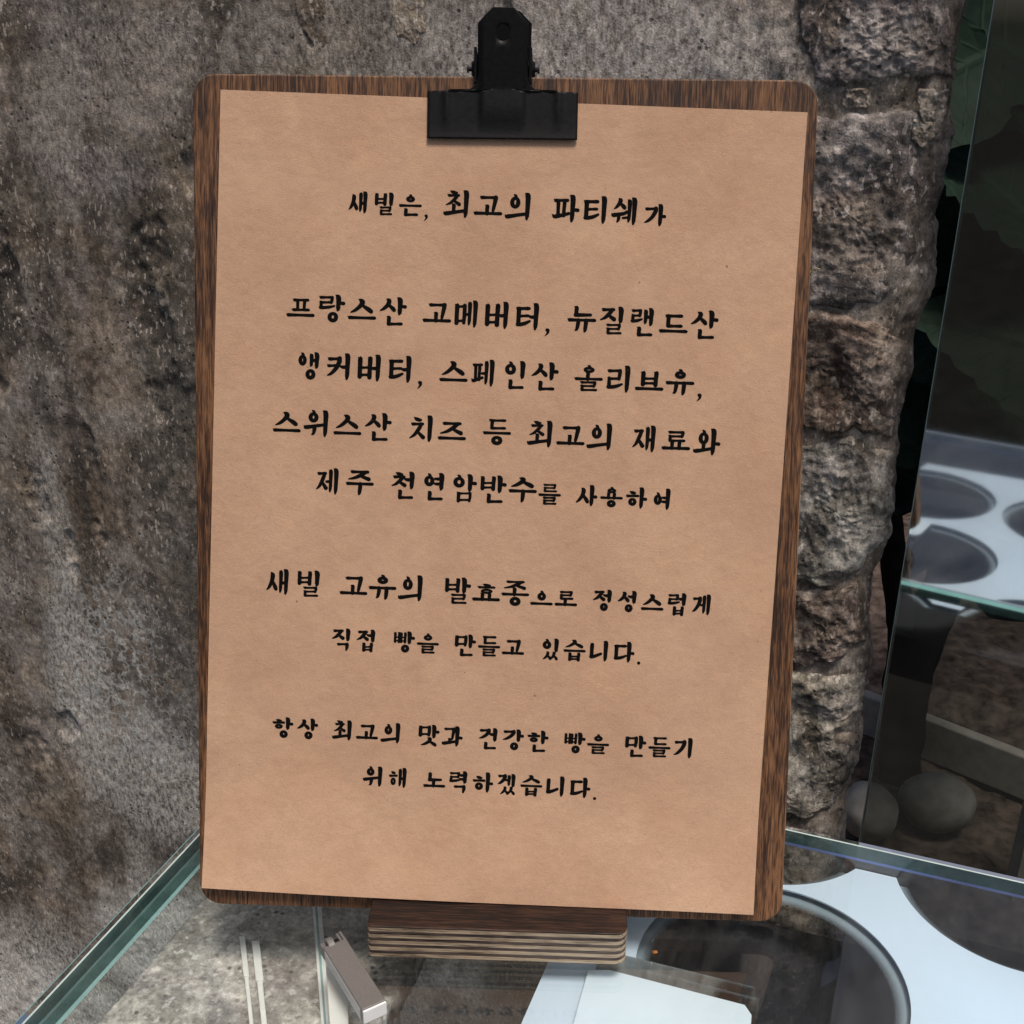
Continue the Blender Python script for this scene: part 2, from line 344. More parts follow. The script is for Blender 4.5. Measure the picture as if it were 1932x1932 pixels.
def tube(bm, p0, p1, r, n=12, cap=True, r1=None):
    p0, p1 = Vector(p0), Vector(p1); d = (p1-p0).normalized(); a = d.orthogonal().normalized(); b = d.cross(a); r1 = r if r1 is None else r1
    A = [bm.verts.new(p0 + (a*math.cos(t)+b*math.sin(t))*r) for t in (2*math.pi*i/n for i in range(n))]
    B = [bm.verts.new(p1 + (a*math.cos(t)+b*math.sin(t))*r1) for t in (2*math.pi*i/n for i in range(n))]
    for i in range(n): bm.faces.new((A[i], A[(i+1) % n], B[(i+1) % n], B[i]))
    if cap: bm.faces.new(A[::-1]); bm.faces.new(B)

# numpy value noise
_rng = np.random.RandomState(4); _T = _rng.rand(256, 256)
def vnoise(x, y, seed=0):
    x = x + seed*17.3; y = y + seed*9.1
    xi = np.floor(x).astype(int); yi = np.floor(y).astype(int); fx = x-xi; fy = y-yi
    fx = fx*fx*(3-2*fx); fy = fy*fy*(3-2*fy)
    g = lambda a, b: _T[a % 256, b % 256]
    return (g(xi, yi)*(1-fx)+g(xi+1, yi)*fx)*(1-fy) + (g(xi, yi+1)*(1-fx)+g(xi+1, yi+1)*fx)*fy - .5
def fbm(x, y, f, o=5, rough=.55, seed=0):
    t = 0; a = 1
    for i in range(o): t = t + a*vnoise(x*f, y*f, seed+i); a *= rough; f *= 2.03
    return t

# ------------------------------------------------------------------ setting: floor, soil
WY = R(17.776)                                   # the wall and the case share this direction
e1 = Vector((math.cos(WY), -math.sin(WY), 0)); eb = Vector((math.sin(WY), math.cos(WY), 0))
bm = bmesh.new(); quad(bm, (-300, -300, -.90), (300, -300, -.90), (300, 300, -.90), (-300, 300, -.90))
tag(obj('floor', bm, 'floor'), kind='structure')
GZ = -.42
gx = np.linspace(.05, 2.6, 200); gy = np.linspace(.34, 2.3, 180); X, Y = np.meshgrid(gx, gy)
Z = GZ + .02*fbm(X, Y, 8, 5) + .006*fbm(X, Y, 60, 3)
tag(grid_obj('garden_soil', np.stack([X, Y, Z], -1), 'soil'), kind='structure')

# ------------------------------------------------------------------ stone wall
W0 = Vector((.2, .2, 0))                         # wall frame: x along the wall (0 at its right end), y into the wall, z up
def px_ray(x, y):
    return (fw*2170.6 + r2*(x-966) + u2*(966-y)).normalized()
def on_wall(x, y, off=0):                        # only used to read measured outlines into wall coordinates
    d = px_ray(x, y); n = eb; t = ((W0 + eb*off) - CAM).dot(n)/d.dot(n); P = CAM + d*t - W0
    return P.dot(e1), P.z
wall = empty('stone_wall', W0, (0, 0, -WY))
tag(wall, 'rough plastered lava stone wall behind the clipboard, with a ragged right end', 'wall')
sil = [on_wall(*q) for q in ((1835, -60), (1816, 0), (1810, 90), (1796, 195), (1800, 260), (1775, 350), (1768, 450), (1752, 570), (1722, 610), (1708, 660), (1712, 700), (1703, 760), (1686, 830), (1687, 950), (1672, 1030), (1652, 1090), (1636, 1130), (1643, 1165), (1625, 1225), (1636, 1275), (1622, 1340), (1612, 1440), (1606, 1500), (1588, 1525), (1580, 1600), (1572, 1760))]
sil.sort(key=lambda a: a[1]); sz = np.array([a[1] for a in sil]); sx = np.array([a[0] for a in sil])
def edge_s(z): return np.interp(z, sz, sx)
nz, ns = 620, 560
zz = np.linspace(-.75, .50, nz)
t = np.concatenate([np.linspace(0, 1, ns), np.linspace(1.0, 1.0, 26)])
wrap = np.concatenate([np.zeros(ns), np.linspace(0, 1, 27)[1:]])
Zg, Tg = np.meshgrid(zz, t, indexing='ij'); _, Wg = np.meshgrid(zz, wrap, indexing='ij')
es = edge_s(Zg) + .0038*fbm(Zg, Zg*0+3, 38, 5, .62)
S = -.80 + Tg*(es + .80)
S = S - .03*Wg**2 + .003*fbm(Zg, Wg, 60, 4, .6, 5)*(Wg > 0)
rnd = np.clip((S - (es - .022))/.022, 0, 1)
D = .010*fbm(S, Zg*.4, 5, 2, .5, 1) + .0016*fbm(S, Zg*.6, 22, 3, .5, 2) + .0005*fbm(S, Zg, 120, 3, .6, 3) + .0004*fbm(S, Zg, 420, 2, .7, 9)
rr_ = np.clip((S+.14)/.05, 0, 1)
D = D*(1 - .3*rnd) + rr_*(.0030*fbm(S, Zg, 28, 4, .6, 12) + .0018*fbm(S, Zg, 110, 4, .65, 14))
# gouges: dark vertical hollow left of the board, a few chips
def dent(cx, cz, rx, rz, dep, seed):
    global D
    q = ((S-cx)/rx)**2 + ((Zg-cz)/rz)**2 + 1.1*fbm(S, Zg, 40, 3, .6, seed)
    D = D + .55*dep*np.clip(1 - q - .9*fbm(S, Zg, 140, 3, .6, seed+3), 0, 1)**.8
for k, (cx, cz, rx, rz, dep) in enumerate(((-.545, .17, .008, .03, .006), (-.44, .17, .014, .05, .006), (-.505, .04, .006, .05, .005), (-.56, .02, .012, .03, .004), (-.535, -.02, .006, .02, .005), (-.43, .10, .02, .02, .004),
        (-.565, -.17, .010, .012, .005), (-.325, .33, .004, .03, .007), (-.218, .325, .004, .030, .007), (-.60, -.20, .02, .02, .004), (-.575, .10, .01, .02, .005), (-.405, .24, .008, .012, .004), (-.02, .33, .004, .04, .006))):
    dent(cx, cz, rx, rz, dep, 20+k)
D = D + .010*rnd**2.2
Yw = D + .16*Wg
P = np.stack([S, Yw, Zg], -1)
grid_obj('plaster_face', P, 'wall', wall)

def wall_stone(poly, mat, rise=.007, n=46, seed=0, dome=.5, rough=1.0):
    # rough-faced stone: outline read in the wall plane, broken face with worn edges sunk in the mortar
    pts = np.array([on_wall(*q) for q in poly]); c = pts.mean(0)
    ang = np.arctan2(pts[:, 1]-c[1], pts[:, 0]-c[0]); o = np.argsort(ang); pts = pts[o]; 
    m = len(pts); TH = np.linspace(0, m, 121); rim = np.stack([np.interp(TH, np.arange(m+1), np.r_[pts[:, k], pts[0, k]]) for k in (0, 1)], -1)
    # soften the corners
    for _ in range(1): rim[:-1] = (np.roll(rim[:-1], 1, 0) + rim[:-1]*2 + np.roll(rim[:-1], -1, 0))/4
    rim[-1] = rim[0]
    rr = np.linspace(0, 1, n); RR, _ = np.meshgrid(rr, TH, indexing='ij')
    sx_ = c[0] + RR*(rim[None, :, 0]-c[0]); sz_ = c[1] + RR*(rim[None, :, 1]-c[1])
    ja = min(.006, .14*float(np.ptp(pts[:, 0]))); jit = ja*fbm(sx_, sz_, 55, 5, .65, seed)*RR; 
    sx_ = sx_ + jit; sz_ = sz_ + ja*fbm(sx_, sz_, 55, 5, .65, seed+9)*RR
    base = np.interp(RR, [0, .80, .9, .96, 1], [1, .96, .84, .55, -.25])
    hgt = rise*.28*base + (.0034*fbm(sx_, sz_, 38, 5, .62, seed+2) + .0014*fbm(sx_, sz_, 150, 4, .68, seed+4) + .0007*fbm(sx_, sz_, 480, 2, .7, seed+6))*rough
    ref = .010*fbm(sx_, sz_*.4, 5, 2, .5, 1) + .0016*fbm(sx_, sz_*.6, 22, 2, .5, 2) + np.clip((sx_+.14)/.05, 0, 1)*.0030*fbm(sx_, sz_, 28, 2, .6, 12)
    es_ = edge_s(sz_); rn = np.clip((sx_-(es_-.022))/.022, 0, 1)
    y = ref + .010*rn**2.2 - hgt
    o = grid_obj('stone', np.stack([sx_, y, sz_], -1), mat, wall)
    return o
wall_stone([(1518, -70), (1800, -70), (1795, 60), (1788, 150), (1700, 152), (1600, 158), (1525, 150), (1512, 60)], 'basalt', .008, seed=31)
o = wall_stone([(1588, 168), (1642, 164), (1640, 204), (1600, 208), (1586, 200)], 'pale_stone', .004, 24, 33); tag(o, 'small pale square stone')
o = wall_stone([(1728, 172), (1790, 168), (1782, 240), (1762, 262), (1735, 215)], 'pale_stone', .003, 24, 34)
wall_stone([(1500, 225), (1625, 212), (1740, 222), (1745, 330), (1735, 470), (1722, 560), (1640, 578), (1500, 590), (1485, 540), (1485, 400), (1490, 300)], 'basalt', .010, seed=35)
o = wall_stone([(1720, 222), (1758, 228), (1764, 262), (1740, 282), (1716, 262)], 'lichen_stone', .006, 24, 36)
wall_stone([(1480, 604), (1700, 600), (1706, 660), (1700, 760), (1680, 835), (1600, 800), (1480, 830), (1465, 700)], 'basalt_brown', .008, seed=37)
wall_stone([(1470, 842), (1600, 812), (1684, 850), (1684, 960), (1665, 1040), (1600, 1100), (1460, 1112), (1455, 960)], 'lichen_stone', .009, seed=39)
wall_stone([(1455, 1122), (1610, 1108), (1632, 1150), (1620, 1225), (1590, 1250), (1450, 1262)], 'basalt_brown', .007, seed=41)
wall_stone([(1450, 1272), (1590, 1262), (1628, 1285), (1612, 1380), (1600, 1470), (1560, 1530), (1440, 1540)], 'lichen_stone', .009, seed=43)
wall_stone([(572, -70), (600, -60), (622, 10), (625, 62), (604, 104), (575, 60), (560, 0)], 'pale_stone', .001, 24, 45, rough=.35)
wall_stone([(742, -60), (792, -50), (800, 30), (812, 62), (790, 82), (752, 66), (738, 20)], 'pale_stone', .001, 24, 47, rough=.35)
wall_stone([(1225, 1640), (1330, 1600), (1420, 1700), (1400, 1800), (1260, 1820), (1180, 1740)], 'basalt', .006, 30, 49)
# fallen straw fibre on the wall's right side
bm = bmesh.new(); prev = None
pts = [on_wall(x, y) for x, y in ((1532, 512), (1538, 498), (1546, 492), (1556, 494))]
for a, b in zip(pts[:-1], pts[1:]): tube(bm, (a[0], -.018, a[1]), (b[0], -.019, b[1]), .0003, 6)
o = obj('straw', bm, 'hair', None, loc=W0, rot=(0, 0, -WY)); tag(o, 'tiny pale straw caught between the wooden board edge and the stone wall', 'straw')

# ------------------------------------------------------------------ glass case
T0 = Vector((-.10259, .14337, 0)); TW, TD, TH_ = .80, .305, .008
case = empty('glass_case', T0, (0, 0, -WY))
tag(case, 'clear glass display case with green polished edges under the clipboard', 'display case')
# top slab: sheet, chamfers, edge faces
I1, I2, I3 = .0019, .0040, .0048
def ring(bm, a, za, b, zb, mi, sides='LBFR'):
    # strip between inset a at height za and inset b at height zb
    c = lambda i: ((i, -i), (TW-i, -i), (TW-i, -TD+i), (i, -TD+i))
    A, B = c(a), c(b)
    for k, s_ in enumerate('BRFL'):
        if s_ in sides:
            j = (k+1) % 4
            quad(bm, (*A[k], za), (*A[j], za), (*B[j], zb), (*B[k], zb), mi)
bm = bmesh.new()
c = lambda i, z: [(i, -i, z), (i, -TD+i, z), (TW-i, -TD+i, z), (TW-i, -i, z)]
quad(bm, *c(I3, 0)); ring(bm, I1, 0, I2, 0, 0)
obj('top_pane', bm, 'glass_top', case)
bm = bmesh.new()
ring(bm, 0, -I1, I1, 0, 0); ring(bm, 0, -TH_+.0006, 0, -I1, 2); ring(bm, I2, 0, I3, 0, 1)
ring(bm, I3, -.00005, I3, -.0062, 2); ring(bm, I3, -.0062, I3, -.0075, 3, 'L'); ring(bm, I3, -.0062, I3, -.0076, 4, 'BRF')
# the left edge also shows the bonded strip of the side panel
quad(bm, (I3, -I3, -.0076), (I3+.0045, -I3, -.0076), (I3+.0045, -TD, -.0076), (I3, -TD, -.0076), 2)
quad(bm, (I3+.0045, -I3, -.0077), (I3+.0062, -I3, -.0077), (I3+.0062, -TD, -.0077), (I3+.0045, -TD, -.0077), 3)
obj('polished_edge', bm, ['edge_bright', 'edge_pale', 'edge_teal', 'edge_cyan', 'edge_violet'], case)
# side panels below the top
bm = bmesh.new(); quad(bm, (.006, -.008, -.0082), (.006, -TD+.01, -.0082), (.006, -TD+.01, -.62), (.006, -.008, -.62))
obj('side_panel', bm, 'glass_panel', case)
bm = bmesh.new(); quad(bm, (.010, -.004, -.0082), (TW-.01, -.004, -.0082), (TW-.01, -.004, -.62), (.010, -.004, -.62))
obj('side_panel', bm, 'glass_panel', case)
def unproj(x, y, z): d = px_ray(x, y); return CAM + d*((z-CAM.z)/d.z)
def tloc(P): v = P - T0; return (v.dot(e1), v.dot(eb), v.z)
# vertical glass corner, its seam, and the faint second one
def vbar(x, y, h, wd, mats, z0=-.0085, z1=-.62, name='corner_edge'):
    a = tloc(unproj(x, y, -h)); bm = bmesh.new()
    for k, (o_, w_) in enumerate(wd): box(bm, a[0]+o_, a[0]+o_+w_, a[1]-.0012, a[1]+.0012, z1, z0, mat=k)
    return obj(name, bm, mats, case)
vbar(596, 1730, .10, [(-.0022, .0016), (-.0006, .0010), (.0004, .0022)], ['edge_bright', 'edge_teal', 'edge_pale'])
vbar(735, 1850, .16, [(0, .0009), (.0042, .0009)], ['edge_cyan', 'edge_cyan'], name='seam')
# dark box added under the sheet so its round gaps stay dark
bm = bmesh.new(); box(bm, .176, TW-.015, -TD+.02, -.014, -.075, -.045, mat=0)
obj('dark_gap_box', bm, 'void', case)
# mottled pale slab, added to give the brightness of the wall seen in the glass
ZS = -.030
ax_ = tloc(unproj(742, 1880, ZS))[0]
n1_, n2_ = 160, 320; gx_, gy_ = np.meshgrid(np.linspace(.0075, ax_, n1_), np.linspace(-TD+.01, -.008, n2_))
slab = grid_obj('slab', np.stack([gx_, gy_, ZS + .0008*fbm(gx_, gy_, 60, 4, .6, 3)], -1), 'cast_floor', case)
sm = slab.modifiers.new('thickness', 'SOLIDIFY'); sm.thickness = .012; sm.offset = -1
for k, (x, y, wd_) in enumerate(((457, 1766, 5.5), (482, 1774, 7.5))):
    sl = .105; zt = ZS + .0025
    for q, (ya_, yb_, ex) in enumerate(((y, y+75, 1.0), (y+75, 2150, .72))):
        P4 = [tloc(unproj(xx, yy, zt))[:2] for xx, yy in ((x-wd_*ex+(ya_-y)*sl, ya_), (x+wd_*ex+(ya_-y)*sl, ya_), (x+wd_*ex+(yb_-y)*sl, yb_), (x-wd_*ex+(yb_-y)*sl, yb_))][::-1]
        bm = bmesh.new(); prism(bm, P4, ZS+.0005, zt - .0004*q, .0003); obj('strip', bm, 'glass_glint', case)  # reflected bright lines built as flat white strips
for x0_, w0_, m_ in ((587.5, 5, 'glass_glint'), (592.5, 4.5, 'edge_cyan'), (597, 8, 'glass_glint')):
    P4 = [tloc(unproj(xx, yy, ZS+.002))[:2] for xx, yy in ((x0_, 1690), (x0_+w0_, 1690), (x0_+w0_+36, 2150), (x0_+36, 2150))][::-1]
    bm = bmesh.new(); prism(bm, P4, ZS+.0005, ZS+.002, 0); obj('edge_strip', bm, m_, case)  # flat strips drawn in place of the pale upright glass corner
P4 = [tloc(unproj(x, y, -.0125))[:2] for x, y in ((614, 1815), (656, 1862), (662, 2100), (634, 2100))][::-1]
bm = bmesh.new(); prism(bm, P4, -.0150, -.0125, .0003); obj('reflection_strip', bm, 'white_post', case)  # overbright reflection in the glass, built as a flat white strip

# bright reflection in the glass top, built as a white sheet with holes
sheet = empty('reflection_sheet', T0 + Vector((0, 0, -.0125)), (0, 0, -WY))
tag(sheet, 'bright reflection with dark round gaps in the glass top, built as a holed sheet', 'reflection')
HR = .0490
hc = [(.2475, -.080), (.2300, .0235), (.3400, .0090)]
HO = hc + [(.228, -.190), (.338, -.182), (.445, -.09)]
SX0, SX1, SY0, SY1 = .165, .62, -TD+.015, -.0045
res = .0010
def sheet_mesh(name, z, rad, mat, x0=SX0, x1=SX1, y0=SY0, y1=SY1):
    # plate with true circular holes, cut with a boolean-free polygon walk: grid cells clipped by circles
    bm = bmesh.new()
    n = 96
    # build as curve-like fill: use geometry triangulation through bpy curve
    cu = bpy.data.curves.new(name, 'CURVE'); cu.dimensions = '2D'; cu.fill_mode = 'BOTH'
    cu.extrude = .0004 if mat != 'reflection_rim' else 0
    # outer outline with bites where holes cross the back edge
    crossing = sorted([(cx, cy) for cx, cy in HO if cy + rad > y1], key=lambda a: a[0])
    outer = [(x0, -.150), (x0+.035, -.152), (.215, -.255), (x1, -.275), (x1, y1)]
    for cx, cy in sorted(crossing, key=lambda a: -a[0]):
        dx = math.sqrt(rad**2-(y1-cy)**2); a0 = math.atan2(y1-cy, dx); a1 = math.atan2(y1-cy, -dx)
        if a1 < 0: a1 += 2*math.pi
        # walk the lower arc from right crossing to left crossing
        end = a1 - 2*math.pi
        for k in range(61):
            a = a0 + (end-a0)*k/60; outer.append((cx+rad*math.cos(a), cy+rad*math.sin(a)))
    outer.append((x0, y1))
    polys = [outer]
    for cx, cy in HO:
        if cy + rad > y1: continue
        polys.append([(cx+rad*math.cos(2*math.pi*k/n), cy+rad*math.sin(2*math.pi*k/n)) for k in range(n)][::-1])
    for pl in polys:
        sp = cu.splines.new('POLY'); sp.points.add(len(pl)-1); sp.use_cyclic_u = True
        for q, (x, y) in zip(sp.points, pl): q.co = (x, y, 0, 1)
    tmp = bpy.data.objects.new('tmp', cu); COL.objects.link(tmp)
    me = bpy.data.meshes.new_from_object(tmp.evaluated_get(bpy.context.evaluated_depsgraph_get()))
    bpy.data.objects.remove(tmp); me.name = name; me.materials.clear(); me.materials.append(M[mat])
    return link(name, me, sheet, (0, 0, z))
sheet_mesh('sheet', 0, HR+.0026, 'reflection_white')
sheet_mesh('reflection_fringe', -.0034, HR-.0028, 'reflection_rim')
# pale stepped reflection in the glass, built as clear and white cards
cards = empty('reflected_panel', T0 + Vector((0, 0, -.0112)), (0, 0, -WY)); tag(cards, 'pale stepped reflection in the glass, built as layered cards, right of the plywood foot', 'card')
def card(pxs, z, mat, name):
    bm = bmesh.new(); pts = [tloc(unproj(x, y, -.0112+z))[:2] for x, y in pxs]
    if sum(pts[i-1][0]*pts[i][1]-pts[i][0]*pts[i-1][1] for i in range(len(pts))) < 0: pts = pts[::-1]
    prism(bm, pts, z-.00035, z); return obj(name, bm, mat, cards)
card([(1170, 1800), (1424, 1862), (1428, 1900), (1422, 2010), (1085, 2010), (1130, 1800)], 0.0, 'reflection_grey', 'reflection_step')
card([(1150, 1812), (1415, 1880), (1432, 1884), (1420, 2010), (1095, 2010)], .0008, 'reflection_grey', 'reflection_step')
card([(1150, 1830), (1405, 1896), (1418, 1915), (1412, 2010), (1060, 2010), (1110, 1830)], .0016, 'reflection_pale', 'bright_reflection')

# ------------------------------------------------------------------ small metal catch lying on the glass
LZ = .0062
LC = unproj(664, 1832, LZ); A_ = unproj(599, 1774, LZ); B_ = unproj(645.5, 1755, LZ); C_ = unproj(730, 1887, LZ); D_ = unproj(683.6, 1910.7, LZ)
ax = ((C_+D_)/2-(A_+B_)/2); LL = ax.length; ax.normalize(); wdt = ((B_-A_).length+(C_-D_).length)/2
lt = empty('metal_catch', ((A_+B_)/2).to_tuple()[:2] + (0.0001,), (0, 0, math.atan2(ax.y, ax.x)))
tag(lt, 'small grey metal catch with a knuckled end lying on the glass', 'catch')
bm = bmesh.new(); hw = wdt/2*.93
box(bm, .0045, LL-.0006, -hw, hw, 0, LZ, .0004); o = obj('body', bm, ['grey_metal'], lt)
bm = bmesh.new(); box(bm, LL-.0006, LL+.0002, -hw+.0002, hw-.0002, .0002, LZ-.0003, .0002); obj('end_cap', bm, 'white_post', lt)
bm = bmesh.new(); box(bm, .006, LL-.002, -hw-.0002, -hw+.0002, .0006, LZ-.0008, 0); obj('side_strip', bm, 'grey_side', lt)
bm = bmesh.new(); tube(bm, (.0032, -hw*.55, LZ*.62), (.0032, -hw*.05, LZ*.62), LZ*.55, 20); obj('knuckle', bm, 'grey_metal', lt, False)
bm = bmesh.new(); tube(bm, (.0034, -hw*.05, LZ*.6), (.0034, hw*.45, LZ*.6), LZ*.32, 16); obj('pin', bm, 'black_shiny', lt)
bm = bmesh.new(); box(bm, 0.0004, .0052, hw*.45, hw*.68, 0, LZ, .0003); box(bm, 0.0, .0052, hw*.74, hw*.99, 0, LZ, .0003); box(bm, .001, .0052, -hw, -hw*.6, 0, LZ*.8, .0003)
obj('lug', bm, 'grey_metal', lt)
# crumb
cp = unproj(1236, 1793+3, .0008); bm = bmesh.new(); bmesh.ops.create_icosphere(bm, subdivisions=2, radius=.0008)
for v in bm.verts: v.co += Vector(mnoise.noise_vector(v.co*1500))*.0005; v.co.x *= 1.3; v.co.z *= .6
o = obj('crumb', bm, 'crumb', None, True, loc=cp); tag(o, 'tiny orange brown crumb on the glass right of the plywood foot', 'crumb')

# ------------------------------------------------------------------ plywood stand
st = empty('plywood_stand', (.0040, 0, 0)); tag(st, 'dark stained plywood foot with layered front edge holding the board upright on the glass', 'stand')
SW, SFR, SBK, SH = .0485, -.0160, .034, .0147
NL = 9
for k in range(NL):
    z0 = .0001 + (SH-.0009)*k/NL; z1 = .0001 + (SH-.0009)*(k+1)/NL
    ins = .00008 if k % 2 else .0
    bm = bmesh.new(); prism(bm, rrect(-SW+ins, SFR+ins, SW-ins, SBK, (.003, .003, .0014, .0045), 6), z0, z1-.00003, 0)
    if k == 0:
        pass
    obj('ply', bm, 'ply_light' if k % 2 == 0 else 'ply_dark', st)
bm = bmesh.new(); prism(bm, rrect(-SW, SFR, SW, SBK, (.003, .003, .0014, .0045), 6), SH-.0008, SH, .0004, 2)
obj('top_veneer', bm, 'stand_top', st)

# ------------------------------------------------------------------ clipboard
LEAN, BH, BW, ZB = .310252, .31265, .225, .008
board_rot = (math.pi/2 - LEAN, 0, 0)
cb = empty('clipboard', (0, 0, ZB), board_rot); tag(cb, 'brown stained wooden clipboard with rounded corners leaning upright in the plywood foot', 'clipboard')
BT = .0052
bm = bmesh.new(); prism(bm, rrect(-BW/2, 0, BW/2, BH, .0085, 10), -BT, 0, .0007, 3)
for f in bm.faces: f.material_index = 0 if abs(f.normal.z) > .93 else 1
obj('board', bm, ['board', 'board_edge'], cb)

# ------------------------------------------------------------------ kraft paper
pc = [(-.1021, .3069), (.1088, .3013), (.1006, .0047), (-.1104, .0083)]     # TL TR BR BL on the board
def paper_w(u, v):
    u = np.asarray(u, float); v = np.asarray(v, float)
    # height of the paper above the board: flat under the clip, lifting a little and rippling elsewhere
    k = np.clip((.29-v)/.29, 0, 1)
    return .0006 + .0014*np.sin(np.pi*np.clip(k, 0, 1))*(.7+.3*np.sin(u*17+1.0)) + .0004*k*np.sin(v*31+u*9) + .0043*np.clip((.056-v)/.050, 0, 1)**1.6
paper = empty('kraft_sheet', (0, 0, ZB), board_rot); tag(paper, 'brown kraft paper sheet with black Korean text clipped to the wooden board', 'paper notice')
n1, n2 = 90, 120
a_, b_ = np.meshgrid(np.linspace(0, 1, n1), np.linspace(0, 1, n2))
TL, TR, BR, BL = [np.array(q) for q in pc]
U = (TL[0]*(1-a_)+TR[0]*a_)*b_ + (BL[0]*(1-a_)+BR[0]*a_)*(1-b_)
V = (TL[1]*(1-a_)+TR[1]*a_)*b_ + (BL[1]*(1-a_)+BR[1]*a_)*(1-b_)
V = V - .0004*np.sin(a_*5)*(1-b_)
po = grid_obj('paper', np.stack([U, V, paper_w(U, V)], -1), 'paper', paper)
sm = po.modifiers.new('thickness', 'SOLIDIFY'); sm.thickness = .00016; sm.offset = -1
es_m = po.modifiers.new('crisp edge', 'EDGE_SPLIT'); es_m.split_angle = R(50)

# ------------------------------------------------------------------ lettering: brush strokes composed into syllables
def cr(P, n=7):
    # Catmull-Rom through points with widths
    if len(P) == 2:
        return [tuple(P[0][k]+(P[1][k]-P[0][k])*i/n for k in range(3)) for i in range(n+1)]
    Q = [tuple(2*P[0][k]-P[1][k] for k in range(3))] + list(P) + [tuple(2*P[-1][k]-P[-2][k] for k in range(3))]
    out = []
    for i in range(1, len(Q)-2):
        for j in range(n):
            t = j/n
            out.append(tuple(.5*((2*Q[i][k]) + (-Q[i-1][k]+Q[i+1][k])*t + (2*Q[i-1][k]-5*Q[i][k]+4*Q[i+1][k]-Q[i+2][k])*t*t + (-Q[i-1][k]+3*Q[i][k]-3*Q[i+1][k]+Q[i+2][k])*t**3) for k in range(3)))
    out.append(tuple(P[-1])); return out
WT = .082     # half stroke weight in em
def H(x0, x1, y, w=1.0, long=False, tilt=.012):
    h = WT*w*.84; d = x1-x0
    return [(x0-.022, y+.042*w, h*.22), (x0+.035, y+.004, h*1.02), (x0+.10*min(1, d/.4), y-.003, h*.98), ((x0+x1)/2, y+tilt*.3, h*.80), (x1-.07*min(1, d/.4), y+tilt, h*.95), (x1-.012, y+tilt, h*.86)]
def V(x, y0, y1, w=1.0, head=1.0):
    h = WT*w*1.08; L = y1-y0; hd = min(.10, L*.25)*head
    return [(x-.105*head*w, y1+.010, h*.22), (x-.045*head*w, y1-hd*.30, h*.92), (x+.008, y1-hd*1.1, h*1.13), (x+.006, y0+L*.5, h*.98), (x-.002, y0+L*.2, h*.90), (x-.018, y0+h*.8, h*.52)]
def Vs(x, y0, y1, w=1.0, dx=0):   # short connecting vertical without a tail
    h = WT*w*1.08
    return [(x-.075*w, y1+.006, h*.25), (x-.018, y1-.03, h*.95), (x+.004, y1-.07, h*1.0), (x+dx*.5, (y0+y1)/2-.02, h*.93), (x+dx, y0, h*.95)]
def RING(x0, y0, x1, y1, w=1.0): return ('ring', (x0+x1)/2, (y0+y1)/2, (x1-x0)/2, (y1-y0)/2, w)
